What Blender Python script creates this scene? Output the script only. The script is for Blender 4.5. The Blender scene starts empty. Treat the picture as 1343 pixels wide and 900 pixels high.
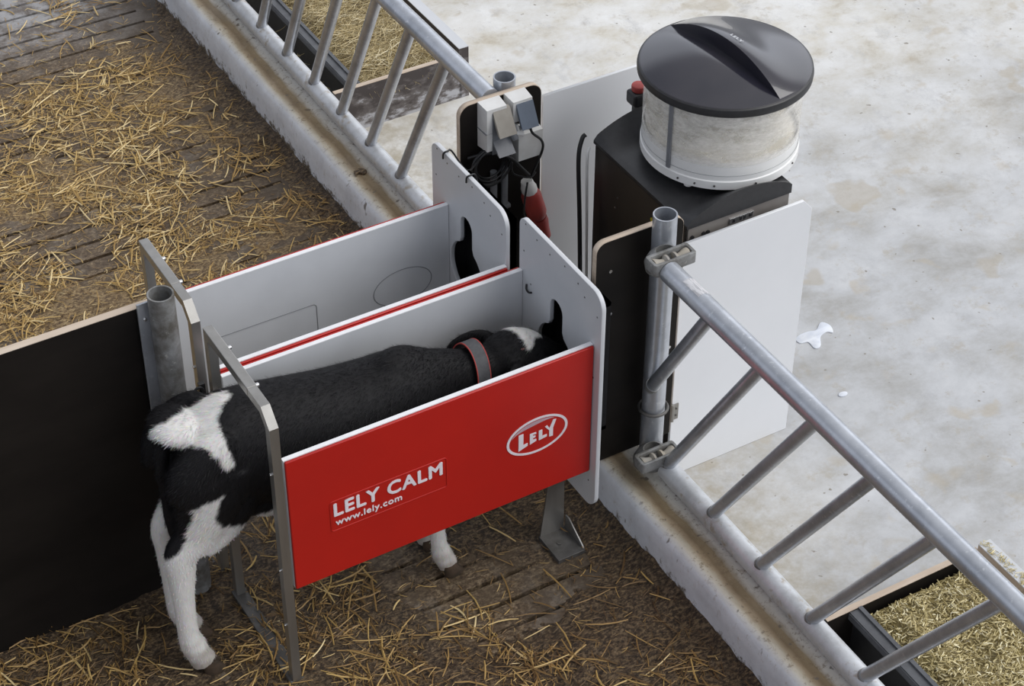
import bpy, bmesh, math, random
from mathutils import Vector, Matrix, noise
from mathutils import geometry as mgeo
random.seed(7)
scene = bpy.context.scene
col = scene.collection
PI = math.pi

# ------------------------------------------------------------------ camera
RX = (0.86401694, -0.5034472, 0.00395478)      # image right in world axes
RY = (-0.3214372, -0.55766284, -0.76530404)    # image down
RZ = (0.38749561, 0.65996444, -0.64365681)     # viewing direction
cd = bpy.data.cameras.new('camera'); cam = bpy.data.objects.new('camera', cd); col.objects.link(cam)
cam.matrix_world = Matrix(((RX[0], -RY[0], -RZ[0], -1.344), (RX[1], -RY[1], -RZ[1], -3.398),
                           (RX[2], -RY[2], -RZ[2], 4.2), (0, 0, 0, 1)))
cd.sensor_fit = 'HORIZONTAL'; cd.sensor_width = 36; cd.lens = 2729.255 / 1343 * 36
cd.clip_start = 0.1; cd.clip_end = 100
scene.camera = cam

# ------------------------------------------------------------------ light: daylight of an open barn
scene.view_settings.view_transform = 'Standard'; scene.view_settings.look = 'None'
scene.view_settings.gamma = 1.0; scene.view_settings.use_curve_mapping = False
scene.view_settings.exposure = 0.0
w = bpy.data.worlds.new('world'); scene.world = w; w.use_nodes = True
nt = w.node_tree; nt.nodes.clear()
wo = nt.nodes.new('ShaderNodeOutputWorld'); bg = nt.nodes.new('ShaderNodeBackground')
tc = nt.nodes.new('ShaderNodeTexCoord')
dot = nt.nodes.new('ShaderNodeVectorMath'); dot.operation = 'DOT_PRODUCT'
dd = Vector((0.62, -0.10, 0.62)).normalized(); dot.inputs[1].default_value = dd
cr = nt.nodes.new('ShaderNodeValToRGB')
mr = nt.nodes.new('ShaderNodeMapRange'); mr.inputs[1].default_value = -1; mr.inputs[2].default_value = 1
nt.links.new(tc.outputs['Generated'], dot.inputs[0]); nt.links.new(dot.outputs['Value'], mr.inputs[0])
nt.links.new(mr.outputs[0], cr.inputs[0])
e = cr.color_ramp.elements
e[0].position = 0.0; e[0].color = (0.28, 0.29, 0.31, 1)
e[1].position = 1.0; e[1].color = (1.25, 1.25, 1.24, 1)
m_ = e.new(0.5); m_.color = (0.43, 0.45, 0.49, 1)
m_ = e.new(0.8); m_.color = (0.80, 0.82, 0.86, 1)
sepw = nt.nodes.new('ShaderNodeSeparateXYZ'); nt.links.new(tc.outputs['Generated'], sepw.inputs[0])
elev = nt.nodes.new('ShaderNodeValToRGB'); nt.links.new(sepw.outputs[2], elev.inputs[0])
ee = elev.color_ramp.elements
ee[0].position = 0.0; ee[0].color = (0.55, 0.55, 0.55, 1); ee[1].position = 1.0; ee[1].color = (0.85, 0.85, 0.86, 1)
for p_, c_ in ((0.07, (0.7, 0.7, 0.7)), (0.16, (1.75, 1.78, 1.85)), (0.50, (1.65, 1.68, 1.75)), (0.62, (0.62, 0.62, 0.64))):
    q_ = ee.new(p_); q_.color = (*c_, 1)
mulw = nt.nodes.new('ShaderNodeMix'); mulw.data_type = 'RGBA'; mulw.blend_type = 'MULTIPLY'; mulw.inputs[0].default_value = 1.0
nt.links.new(cr.outputs[0], mulw.inputs[6]); nt.links.new(elev.outputs[0], mulw.inputs[7])
nt.links.new(mulw.outputs[2], bg.inputs[0]); bg.inputs[1].default_value = 0.92
nt.links.new(bg.outputs[0], wo.inputs[0])
sd = bpy.data.lights.new('sun', 'SUN'); sd.energy = 1.55; sd.angle = math.radians(42); sd.color = (1.0, 0.985, 0.96)
sun = bpy.data.objects.new('sun', sd); col.objects.link(sun)
sun.rotation_euler = Vector((0.55, -0.42, 0.72)).to_track_quat('Z', 'Y').to_euler()

# ------------------------------------------------------------------ materials
def nodes_of(name):
    m = bpy.data.materials.new(name); m.use_nodes = True
    n = m.node_tree; b = n.nodes['Principled BSDF']
    return m, n, b
def noise_node(n, vec, scale, detail=4, rough=0.6, stretch=None, dist=0.0):
    if stretch:
        mp = n.nodes.new('ShaderNodeMapping'); mp.inputs['Scale'].default_value = stretch
        n.links.new(vec, mp.inputs['Vector']); vec = mp.outputs[0]
    t = n.nodes.new('ShaderNodeTexNoise'); t.inputs['Scale'].default_value = scale
    t.inputs['Detail'].default_value = detail; t.inputs['Roughness'].default_value = rough
    t.inputs['Distortion'].default_value = dist
    n.links.new(vec, t.inputs['Vector']); return t.outputs['Fac']
def ramp(n, fac, stops):
    r = n.nodes.new('ShaderNodeValToRGB'); el = r.color_ramp.elements
    el[0].position, el[0].color = stops[0][0], (*stops[0][1], 1)
    el[1].position, el[1].color = stops[-1][0], (*stops[-1][1], 1)
    for p, c in stops[1:-1]:
        x = el.new(p); x.color = (*c, 1)
    n.links.new(fac, r.inputs[0]); return r.outputs[0]
def mixc(n, fac, a, b, mode='MIX'):
    x = n.nodes.new('ShaderNodeMix'); x.data_type = 'RGBA'; x.blend_type = mode
    for s, v in ((0, fac), (6, a), (7, b)):
        if isinstance(v, (int, float)): x.inputs[s].default_value = v
        elif isinstance(v, tuple): x.inputs[s].default_value = (*v, 1)
        else: n.links.new(v, x.inputs[s])
    return x.outputs[2]
def bump(n, b, h, strength=0.3, dist=0.005):
    bp = n.nodes.new('ShaderNodeBump'); bp.inputs['Strength'].default_value = strength
    bp.inputs['Distance'].default_value = dist
    n.links.new(h, bp.inputs['Height']); n.links.new(bp.outputs[0], b.inputs['Normal'])
def objvec(n):
    return n.nodes.new('ShaderNodeTexCoord').outputs['Object']
def worldvec(n):
    return n.nodes.new('ShaderNodeNewGeometry').outputs['Position']
MATS = {}
def mat(name, c, c2=None, scale=30, rough=0.5, metal=0.0, bmp=0.0, lo=0.35, hi=0.65, stretch=None, detail=4, spec=0.5, coat=0.0):
    m, n, b = nodes_of(name)
    v = objvec(n)
    f = noise_node(n, v, scale, detail, 0.6, stretch)
    colr = ramp(n, f, [(lo, c), (hi, c2 or tuple(x * 0.92 for x in c))])
    n.links.new(colr, b.inputs['Base Color'])
    b.inputs['Roughness'].default_value = rough; b.inputs['Metallic'].default_value = metal
    b.inputs['Specular IOR Level'].default_value = spec; b.inputs['Coat Weight'].default_value = coat
    if bmp: bump(n, b, f, bmp)
    MATS[name] = m; return m

mat('white_board', (0.62, 0.635, 0.66), (0.58, 0.595, 0.62), 6, 0.42, bmp=0.0, detail=3)
mat('white_edge', (0.86, 0.86, 0.88), None, 20, 0.4)
mat('red_skin', (0.47, 0.013, 0.008), (0.43, 0.012, 0.008), 4, 0.38)
mat('white_print', (0.80, 0.74, 0.78), None, 20, 0.5)
mat('red_groove', (0.30, 0.012, 0.012), None, 20, 0.5)
mat('groove', (0.22, 0.23, 0.24), None, 20, 0.6)
mat('stainless', (0.42, 0.41, 0.39), (0.34, 0.33, 0.31), 14, 0.38, 0.85, stretch=(1, 1, .15), detail=6)
mat('bolt_metal', (0.75, 0.75, 0.75), None, 30, 0.22, 1.0)
mat('dark_steel', (0.16, 0.155, 0.15), (0.10, 0.095, 0.09), 25, 0.45, 0.6)
mat('black_plastic', (0.018, 0.018, 0.02), (0.025, 0.025, 0.027), 60, 0.42)
mat('black_rubber', (0.012, 0.012, 0.013), None, 30, 0.45)
mat('grey_plastic', (0.20, 0.21, 0.225), (0.17, 0.175, 0.19), 20, 0.45)
mat('blue_grey_plastic', (0.11, 0.135, 0.175), (0.095, 0.115, 0.15), 20, 0.45)
mat('tan_grey_plastic', (0.30, 0.28, 0.245), (0.24, 0.22, 0.19), 14, 0.55)
mat('white_plastic', (0.72, 0.72, 0.71), (0.64, 0.63, 0.61), 14, 0.45)
mat('red_plastic', (0.42, 0.05, 0.04), (0.30, 0.045, 0.04), 18, 0.5)
mat('drum_white', (0.83, 0.83, 0.82), (0.78, 0.78, 0.765), 8, 0.35)
mat('lid_black', (0.014, 0.014, 0.024), (0.030, 0.027, 0.036), 3.5, 0.20, detail=3, coat=0.6)
mat('collar_grey', (0.095, 0.095, 0.10), (0.06, 0.06, 0.065), 40, 0.7, bmp=0.2)
mat('collar_red', (0.45, 0.06, 0.05), None, 40, 0.7)
mat('hoof', (0.085, 0.055, 0.035), (0.035, 0.025, 0.016), 25, 0.6, bmp=0.3)
mat('wood_edge', (0.62, 0.52, 0.42), (0.50, 0.40, 0.31), 25, 0.7, stretch=(0.2, 1, 4))
mat('roller_tan', (0.42, 0.37, 0.29), (0.30, 0.29, 0.27), 20, 0.6)
mat('blue_paint', (0.02, 0.06, 0.4), None, 20, 0.5)
mat('yellow_paint', (0.5, 0.4, 0.02), None, 20, 0.5)
mat('foam_white', (0.80, 0.83, 0.88), (0.66, 0.70, 0.78), 30, 0.3, bmp=0.2)
mat('sticker', (0.62, 0.62, 0.64), (0.42, 0.42, 0.44), 160, 0.5, lo=0.48, hi=0.55, stretch=(1, .2, 1))

def galv():
    m, n, b = nodes_of('galvanized')
    v = objvec(n)
    a = noise_node(n, v, 9, 5, 0.65); c = noise_node(n, v, 70, 3, 0.7)
    x = ramp(n, a, [(0.3, (0.40, 0.425, 0.465)), (0.55, (0.54, 0.565, 0.61)), (0.75, (0.64, 0.665, 0.71))])
    x = mixc(n, ramp(n, c, [(0.60, (0, 0, 0)), (0.72, (1, 1, 1))]), x, (0.68, 0.70, 0.73))
    n.links.new(x, b.inputs['Base Color'])
    b.inputs['Metallic'].default_value = 0.65; b.inputs['Roughness'].default_value = 0.30
    bump(n, b, c, 0.12, 0.002); MATS['galvanized'] = m
galv()
def galv_dirty():
    m, n, b = nodes_of('galvanized_dirty')
    v = objvec(n)
    a = noise_node(n, v, 14, 6, 0.7); c = noise_node(n, v, 45, 5, 0.7)
    x = ramp(n, a, [(0.34, (0.12, 0.11, 0.095)), (0.5, (0.23, 0.23, 0.225)), (0.7, (0.36, 0.365, 0.37))])
    x = mixc(n, ramp(n, c, [(0.62, (0, 0, 0)), (0.7, (0.8, 0.8, 0.8))]), x, (0.5, 0.49, 0.46))
    n.links.new(x, b.inputs['Base Color'])
    b.inputs['Metallic'].default_value = 0.35; b.inputs['Roughness'].default_value = 0.5
    bump(n, b, c, 0.25, 0.003); MATS['galvanized_dirty'] = m
galv_dirty()
def rail_dirty():
    m, n, b = nodes_of('rail_stained')
    v = objvec(n)
    a = noise_node(n, v, 10, 6, 0.7); c = noise_node(n, v, 26, 5, 0.7)
    x = ramp(n, a, [(0.3, (0.42, 0.43, 0.44)), (0.6, (0.62, 0.64, 0.67))])
    x = mixc(n, ramp(n, c, [(0.56, (0, 0, 0)), (0.70, (0.8, 0.8, 0.8))]), x, (0.33, 0.27, 0.19))
    n.links.new(x, b.inputs['Base Color'])
    b.inputs['Metallic'].default_value = 0.3; b.inputs['Roughness'].default_value = 0.4
    bump(n, b, c, 0.2, 0.003); MATS['rail_stained'] = m
rail_dirty()
def phenolic():
    m, n, b = nodes_of('film_faced_plywood')
    v = objvec(n)
    a = noise_node(n, v, 5, 5, 0.6, (0.4, 1, 1)); c = noise_node(n, v, 38, 4, 0.75)
    x = ramp(n, a, [(0.3, (0.007, 0.006, 0.0055)), (0.7, (0.018, 0.015, 0.013))])
    x = mixc(n, ramp(n, c, [(0.70, (0, 0, 0)), (0.80, (0.5, 0.5, 0.5))]), x, (0.12, 0.10, 0.085))
    n.links.new(x, b.inputs['Base Color'])
    b.inputs['Roughness'].default_value = 0.5; b.inputs['Specular IOR Level'].default_value = 0.15
    MATS['film_faced_plywood'] = m
phenolic()
def worn_ply():
    m, n, b = nodes_of('worn_plywood')
    v = worldvec(n)
    a = noise_node(n, v, 12, 6, 0.7, (1, 1, 2)); sep = n.nodes.new('ShaderNodeSeparateXYZ'); n.links.new(v, sep.inputs[0])
    g = n.nodes.new('ShaderNodeMapRange'); g.inputs[1].default_value = -0.02; g.inputs[2].default_value = 0.15
    g.inputs[3].default_value = 0.12; g.inputs[4].default_value = -0.12
    n.links.new(sep.outputs[2], g.inputs[0])
    ad = n.nodes.new('ShaderNodeMath'); ad.operation = 'ADD'; n.links.new(a, ad.inputs[0]); n.links.new(g.outputs[0], ad.inputs[1])
    x = ramp(n, ad.outputs[0], [(0.42, (0.05, 0.04, 0.038)), (0.56, (0.13, 0.115, 0.11)), (0.66, (0.42, 0.42, 0.44))])
    n.links.new(x, b.inputs['Base Color']); b.inputs['Roughness'].default_value = 0.6
    MATS['worn_plywood'] = m
worn_ply()
def machine_side():
    m, n, b = nodes_of('machine_side')
    v = objvec(n)
    a = noise_node(n, v, 4, 4, 0.5, (1, 1, .5))
    x = ramp(n, a, [(0.3, (0.012, 0.010, 0.009)), (0.7, (0.035, 0.029, 0.026))])
    n.links.new(x, b.inputs['Base Color']); b.inputs['Roughness'].default_value = 0.35
    MATS['machine_side'] = m
machine_side()
def feed_floor():
    m, n, b = nodes_of('feed_alley_concrete')
    v = worldvec(n)
    big = noise_node(n, v, 1.1, 5, 0.55, None, 0.2); mid = noise_node(n, v, 3.6, 10, 0.70, (1, 1.3, 1), 0.15)
    fine = noise_node(n, v, 22, 6, 0.7); sp = noise_node(n, v, 9, 3, 0.5, (1, 1, 1), 0.3)
    sep = n.nodes.new('ShaderNodeSeparateXYZ'); n.links.new(v, sep.inputs[0])
    def mr_(src, a, b_, c, d):
        g = n.nodes.new('ShaderNodeMapRange'); g.inputs[1].default_value = a; g.inputs[2].default_value = b_
        g.inputs[3].default_value = c; g.inputs[4].default_value = d; n.links.new(src, g.inputs[0]); return g.outputs[0]
    x = ramp(n, mid, [(0.28, (0.33, 0.315, 0.29)), (0.42, (0.43, 0.43, 0.425)), (0.55, (0.52, 0.53, 0.545)), (0.72, (0.61, 0.62, 0.635))])
    # far end of the alley painted paler, standing in for stronger daylight there
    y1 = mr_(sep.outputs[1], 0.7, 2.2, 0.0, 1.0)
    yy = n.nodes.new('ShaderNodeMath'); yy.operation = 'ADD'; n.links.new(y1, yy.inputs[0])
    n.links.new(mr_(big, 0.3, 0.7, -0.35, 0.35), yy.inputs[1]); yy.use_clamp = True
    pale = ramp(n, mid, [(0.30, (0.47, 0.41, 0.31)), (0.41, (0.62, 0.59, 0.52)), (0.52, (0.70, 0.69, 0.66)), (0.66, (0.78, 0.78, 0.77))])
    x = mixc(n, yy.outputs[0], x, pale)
    # brown dried stains
    st = ramp(n, sp, [(0.62, (0, 0, 0)), (0.72, (0.45, 0.45, 0.45))])
    x = mixc(n, st, x, (0.47, 0.40, 0.29))
    # dung smears near the low wall
    k1 = mr_(sep.outputs[0], 1.25, 1.75, 1.0, 0.0); k2 = n.nodes.new('ShaderNodeMath'); k2.operation = 'MULTIPLY'
    n.links.new(k1, k2.inputs[0]); n.links.new(mr_(fine, 0.35, 0.65, 0.15, 0.9), k2.inputs[1])
    x = mixc(n, k2.outputs[0], x, (0.33, 0.28, 0.19))
    x = mixc(n, ramp(n, noise_node(n, v, 12, 11, 0.78), [(0.55, (0, 0, 0)), (0.66, (0.55, 0.55, 0.55))]), x, (0.40, 0.355, 0.28))
    x = mixc(n, ramp(n, noise_node(n, v, 7, 11, 0.8, (1.3, 1, 1)), [(0.36, (0.35, 0.35, 0.35)), (0.47, (0, 0, 0))]), x, (0.36, 0.36, 0.365))
    x = mixc(n, ramp(n, noise_node(n, v, 3.2, 3, 0.5), [(0.66, (0, 0, 0)), (0.69, (0.45, 0.45, 0.45))]), x, (0.42, 0.36, 0.26))
    dk = ramp(n, noise_node(n, v, 34, 2, 0.4), [(0.735, (0, 0, 0)), (0.76, (0.8, 0.8, 0.8))])
    x = mixc(n, dk, x, (0.22, 0.19, 0.15))
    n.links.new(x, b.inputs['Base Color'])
    n.links.new(mr_(mid, 0.3, 0.7, 0.30, 0.62), b.inputs['Roughness'])
    bump(n, b, fine, 0.12, 0.004); MATS['feed_alley_concrete'] = m
feed_floor()
def slat_mat():
    m, n, b = nodes_of('slat_concrete')
    v = worldvec(n)
    mid = noise_node(n, v, 4, 7, 0.7); fine = noise_node(n, v, 60, 7, 0.8, (1, 1.5, 1))
    x = ramp(n, fine, [(0.40, (0.040, 0.024, 0.012)), (0.5, (0.135, 0.090, 0.050)), (0.60, (0.33, 0.25, 0.155))])
    x = mixc(n, ramp(n, mid, [(0.50, (0, 0, 0)), (0.68, (0.8, 0.8, 0.8))]), x, mixc(n, fine, (0.13, 0.11, 0.09), (0.34, 0.31, 0.27)))
    sep = n.nodes.new('ShaderNodeSeparateXYZ'); n.links.new(v, sep.inputs[0])
    g = n.nodes.new('ShaderNodeMapRange'); g.inputs[1].default_value = 3.15; g.inputs[2].default_value = 3.5
    n.links.new(sep.outputs[1], g.inputs[0])
    x = mixc(n, g.outputs[0], x, mixc(n, fine, (0.26, 0.25, 0.25), (0.50, 0.50, 0.51)))
    x = mixc(n, ramp(n, noise_node(n, v, 11, 8, 0.75), [(0.42, (0.75, 0.75, 0.75)), (0.56, (0, 0, 0))]), x, (0.085, 0.055, 0.03))
    # darker brown towards the low wall
    dark_band = n.nodes.new('ShaderNodeMapRange'); dark_band.inputs[1].default_value = 0.62; dark_band.inputs[2].default_value = 0.95; dark_band.inputs[4].default_value = 0.75
    n.links.new(sep.outputs[0], dark_band.inputs[0])
    x = mixc(n, dark_band.outputs[0], x, (0.06, 0.042, 0.026))
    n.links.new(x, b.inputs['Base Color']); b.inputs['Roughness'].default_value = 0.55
    bump(n, b, fine, 0.6, 0.008); MATS['slat_concrete'] = m
slat_mat()
def muck_mat():
    m, n, b = nodes_of('manure')
    v = worldvec(n)
    mid = noise_node(n, v, 7, 7, 0.7); fine = noise_node(n, v, 75, 6, 0.8, (1, 1.6, 1))
    x = ramp(n, fine, [(0.41, (0.018, 0.010, 0.005)), (0.5, (0.072, 0.044, 0.022)), (0.61, (0.24, 0.165, 0.085))])
    x = mixc(n, ramp(n, mid, [(0.45, (0, 0, 0)), (0.7, (0.7, 0.7, 0.7))]), x, ramp(n, fine, [(0.40, (0.030, 0.018, 0.010)), (0.5, (0.11, 0.073, 0.042)), (0.61, (0.27, 0.20, 0.125))]))
    sep = n.nodes.new('ShaderNodeSeparateXYZ'); n.links.new(v, sep.inputs[0])
    # paler, more golden bedding at the far end of the pen
    g = n.nodes.new('ShaderNodeMapRange'); g.inputs[1].default_value = 0.7; g.inputs[2].default_value = 1.3
    n.links.new(sep.outputs[1], g.inputs[0])
    g2 = n.nodes.new('ShaderNodeMapRange'); g2.inputs[1].default_value = 1.0; g2.inputs[2].default_value = 0.72
    n.links.new(sep.outputs[0], g2.inputs[0])
    mm = n.nodes.new('ShaderNodeMath'); mm.operation = 'MULTIPLY'; n.links.new(g.outputs[0], mm.inputs[0]); n.links.new(g2.outputs[0], mm.inputs[1])
    x = mixc(n, mm.outputs[0], x, ramp(n, fine, [(0.40, (0.075, 0.040, 0.016)), (0.5, (0.235, 0.155, 0.072)), (0.61, (0.48, 0.35, 0.175))]))
    n.links.new(x, b.inputs['Base Color']); b.inputs['Roughness'].default_value = 0.55
    bump(n, b, fine, 0.8, 0.010); MATS['manure'] = m
muck_mat()
def kerb_mat():
    m, n, b = nodes_of('kerb_concrete')
    v = worldvec(n)
    sep = n.nodes.new('ShaderNodeSeparateXYZ'); n.links.new(v, sep.inputs[0])
    nz = noise_node(n, v, 9, 7, 0.7); sp = noise_node(n, v, 28, 6, 0.75, (1, 1, 1)); lng = noise_node(n, v, 5, 6, 0.7, (1, 0.3, 1))
    def mr_(src, a, b_, c=0.0, d=1.0):
        g = n.nodes.new('ShaderNodeMapRange'); g.inputs[1].default_value = a; g.inputs[2].default_value = b_
        g.inputs[3].default_value = c; g.inputs[4].default_value = d; n.links.new(src, g.inputs[0]); return g.outputs[0]
    def ad(a, b_, op='ADD'):
        k = n.nodes.new('ShaderNodeMath'); k.operation = op; k.use_clamp = False
        for i, q in enumerate((a, b_)):
            if isinstance(q, (int, float)): k.inputs[i].default_value = q
            else: n.links.new(q, k.inputs[i])
        return k.outputs[0]
    white = ramp(n, nz, [(0.3, (0.55, 0.565, 0.60)), (0.65, (0.70, 0.725, 0.77))])
    top = ramp(n, ad(sep.outputs[0], mr_(lng, 0.3, 0.7, -0.018, 0.018)), [(0.0, (0.45, 0.42, 0.36)), (1.0, (0.55, 0.52, 0.46))])
    # bands across the top: pale inner strip, brown trodden strip, pale outer lip
    xx = mr_(ad(sep.outputs[0], mr_(lng, 0.3, 0.7, -0.014, 0.014)), 1.03, 1.215)
    top = ramp(n, xx, [(0.0, (0.60, 0.58, 0.53)), (0.13, (0.50, 0.46, 0.38)), (0.22, (0.30, 0.235, 0.15)), (0.30, (0.17, 0.12, 0.065)), (0.42, (0.24, 0.18, 0.105)), (0.50, (0.55, 0.52, 0.46)), (0.62, (0.62, 0.60, 0.56)), (1.0, (0.56, 0.51, 0.43))])
    top = mixc(n, ramp(n, sp, [(0.55, (0, 0, 0)), (0.72, (0.6, 0.6, 0.6))]), top, (0.28, 0.22, 0.15))
    top = mixc(n, ramp(n, noise_node(n, v, 48, 9, 0.8), [(0.535, (0, 0, 0)), (0.62, (0.75, 0.75, 0.75))]), top, (0.15, 0.105, 0.06))
    top = mixc(n, ramp(n, noise_node(n, v, 21, 4, 0.6), [(0.66, (0, 0, 0)), (0.70, (0.8, 0.8, 0.8))]), top, (0.10, 0.07, 0.045))
    zt = mr_(sep.outputs[2], 0.148, 0.160)
    x = mixc(n, zt, white, top)
    # muck splashed up the pen face
    lo = ad(mr_(sep.outputs[2], 0.0, 0.11, 0.24, -0.13), noise_node(n, v, 17, 10, 0.78))
    x = mixc(n, ramp(n, lo, [(0.60, (0, 0, 0)), (0.68, (1, 1, 1))]), x, (0.10, 0.075, 0.045))
    x = mixc(n, ramp(n, noise_node(n, v, 40, 8, 0.8, (1, 1, .5)), [(0.57, (0, 0, 0)), (0.68, (0.6, 0.6, 0.6))]), x, (0.30, 0.25, 0.18))
    x = mixc(n, ramp(n, noise_node(n, v, 30, 2, 0.5, (1, 1, .4)), [(0.67, (0, 0, 0)), (0.72, (0.85, 0.85, 0.85))]), x, (0.12, 0.10, 0.08))
    n.links.new(x, b.inputs['Base Color']); b.inputs['Roughness'].default_value = 0.65
    bump(n, b, sp, 0.3, 0.005); MATS['kerb_concrete'] = m
kerb_mat()
def straw_mat(name, stops, rough=0.5):
    m, n, b = nodes_of(name)
    a = n.nodes.new('ShaderNodeVertexColor'); a.layer_name = 'tone'
    x = ramp(n, a.outputs['Color'], stops)
    n.links.new(x, b.inputs['Base Color']); b.inputs['Roughness'].default_value = rough; MATS[name] = m
straw_mat('straw', [(0.0, (0.12, 0.065, 0.022)), (0.35, (0.32, 0.19, 0.06)), (0.7, (0.58, 0.39, 0.13)), (1.0, (0.85, 0.68, 0.36))])
straw_mat('hay', [(0.0, (0.10, 0.07, 0.03)), (0.4, (0.38, 0.29, 0.13)), (0.75, (0.66, 0.54, 0.29)), (1.0, (0.92, 0.83, 0.58))])
straw_mat('silage', [(0.0, (0.11, 0.08, 0.028)), (0.35, (0.36, 0.285, 0.11)), (0.7, (0.66, 0.56, 0.29)), (1.0, (0.95, 0.88, 0.62))])
def coat_mat():
    m, n, b = nodes_of('calf_coat')
    a = n.nodes.new('ShaderNodeVertexColor'); a.layer_name = 'coat'
    v = objvec(n); nz = noise_node(n, v, 55, 5, 0.7, (1, 1, .5))
    x = mixc(n, 0.55, a.outputs['Color'], mixc(n, nz, (0.25, 0.25, 0.25), (0.75, 0.75, 0.75)), 'OVERLAY')
    n.links.new(x, b.inputs['Base Color']); b.inputs['Roughness'].default_value = 0.62
    b.inputs['Specular IOR Level'].default_value = 0.22
    bump(n, b, nz, 0.25, 0.006); MATS['calf_coat'] = m
coat_mat()
def clear_mat():
    m = bpy.data.materials.new('clear_plastic'); m.use_nodes = True; n = m.node_tree; n.nodes.clear()
    o = n.nodes.new('ShaderNodeOutputMaterial'); tr = n.nodes.new('ShaderNodeBsdfTransparent'); p = n.nodes.new('ShaderNodeBsdfPrincipled')
    mx = n.nodes.new('ShaderNodeMixShader'); v = objvec(n)
    f = noise_node(n, v, 8, 10, 0.78, (1, 1, 2.4), 0.15)
    r = ramp(n, f, [(0.40, (0.12, 0.12, 0.12)), (0.68, (0.75, 0.75, 0.75))])
    p.inputs['Base Color'].default_value = (0.92, 0.90, 0.86, 1); p.inputs['Roughness'].default_value = 0.15
    tr.inputs[0].default_value = (0.97, 0.965, 0.955, 1)
    n.links.new(r, mx.inputs[0]); n.links.new(tr.outputs[0], mx.inputs[1]); n.links.new(p.outputs[0], mx.inputs[2])
    n.links.new(mx.outputs[0], o.inputs[0]); MATS['clear_plastic'] = m
clear_mat()
mat('powder', (0.92, 0.89, 0.80), (0.86, 0.81, 0.69), 14, 0.9, bmp=0.5)

# ------------------------------------------------------------------ helpers
def tag(o, label=None, cat=None, group=None, kind=None):
    if label: o['label'] = label
    if cat: o['category'] = cat
    if group: o['group'] = group
    if kind: o['kind'] = kind
    return o
def thing(name, label, cat, loc=(0, 0, 0), group=None):
    o = bpy.data.objects.new(name, None); col.objects.link(o); o.location = loc
    o.empty_display_size = 0.05
    return tag(o, label, cat, group)
def link_mesh(name, me, m, parent=None, smooth=False):
    if m:
        ms = m if isinstance(m, (list, tuple)) else [m]
        me.materials.clear()
        for q in ms: me.materials.append(MATS[q])
    if smooth:
        for p in me.polygons: p.use_smooth = True
    if parent is not None:                      # geometry is written in world metres; keep it there
        L = root_loc(parent)
        me.transform(Matrix.Translation(-L))
    o = bpy.data.objects.new(name, me); col.objects.link(o)
    if parent is not None: o.parent = parent
    return o
def root_loc(p):
    L = Vector(p.location)
    while p.parent: p = p.parent; L += Vector(p.location)
    return L
def part(name, bm, m, parent=None, smooth=False, bev=0.0):
    if bev:
        ed = [e_ for e_ in bm.edges if len(e_.link_faces) == 2 and e_.calc_face_angle(0) > 0.5]
        bmesh.ops.bevel(bm, geom=ed, offset=bev, segments=2, affect='EDGES', profile=0.5, clamp_overlap=True)
    bmesh.ops.recalc_face_normals(bm, faces=bm.faces)
    me = bpy.data.meshes.new(name); bm.to_mesh(me); bm.free()
    o = link_mesh(name, me, m, parent, smooth)
    if smooth:
        me.set_sharp_from_angle(angle=math.radians(38))
    return o
def box(bm, lo, hi, rot=None, mi=0):
    lo = Vector(lo); hi = Vector(hi); c = (lo + hi) / 2; s = hi - lo
    M = Matrix.Translation(c) @ (rot.to_4x4() if rot else Matrix()) @ Matrix.Diagonal((s.x, s.y, s.z, 1))
    r = bmesh.ops.create_cube(bm, size=1, matrix=M)
    for v in r['verts']:
        for f in v.link_faces: f.material_index = mi
    return r['verts']
def B(lo, hi): 
    bm = bmesh.new(); box(bm, lo, hi); return bm
def frame_at(p, d):
    d = Vector(d).normalized(); q = d.to_track_quat('Z', 'Y').to_matrix().to_4x4()
    return Matrix.Translation(p) @ q
def cyl(bm, p0, p1, r, seg=24, r2=None, caps=True):
    p0, p1 = Vector(p0), Vector(p1); L = (p1 - p0).length
    M = frame_at((p0 + p1) / 2, p1 - p0)
    bmesh.ops.create_cone(bm, cap_ends=caps, segments=seg, radius1=r, radius2=r if r2 is None else r2, depth=L, matrix=M)
def hollow(bm, p0, p1, r, t=0.004, depth=0.12, seg=32, r1=None):
    """an open-topped pipe: outer wall, rim and a deep bore at p1's end"""
    p0, p1 = Vector(p0), Vector(p1); M = frame_at(p0, p1 - p0); L = (p1 - p0).length
    prof = [(0, 0), (r, 0), (r, L), (r - t, L), (r - t, L - depth), (0, L - depth)]
    lathe(bm, prof, M, seg)
def lathe(bm, prof, M=None, seg=32):
    M = M or Matrix()
    rings = []
    for (r, z) in prof:
        if r < 1e-6: rings.append([bm.verts.new(M @ Vector((0, 0, z)))])
        else: rings.append([bm.verts.new(M @ Vector((r * math.cos(2*PI*k/seg), r * math.sin(2*PI*k/seg), z))) for k in range(seg)])
    for a, b in zip(rings, rings[1:]):
        for k in range(seg):
            k2 = (k + 1) % seg
            if len(a) == 1 and len(b) == 1: continue
            if len(a) == 1: bm.faces.new((a[0], b[k], b[k2]))
            elif len(b) == 1: bm.faces.new((a[k], b[0], a[k2]))
            else: bm.faces.new((a[k], b[k], b[k2], a[k2]))
def catmull(pts, n=8):
    P = [Vector(p) for p in pts]; out = []
    for i in range(len(P) - 1):
        p0 = P[max(i-1, 0)]; p1 = P[i]; p2 = P[i+1]; p3 = P[min(i+2, len(P)-1)]
        for k in range(n):
            t = k / n
            out.append(0.5 * ((2*p1) + (p2-p0)*t + (2*p0-5*p1+4*p2-p3)*t*t + (3*p1-p0-3*p2+p3)*t**3))
    out.append(P[-1]); return out
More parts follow.
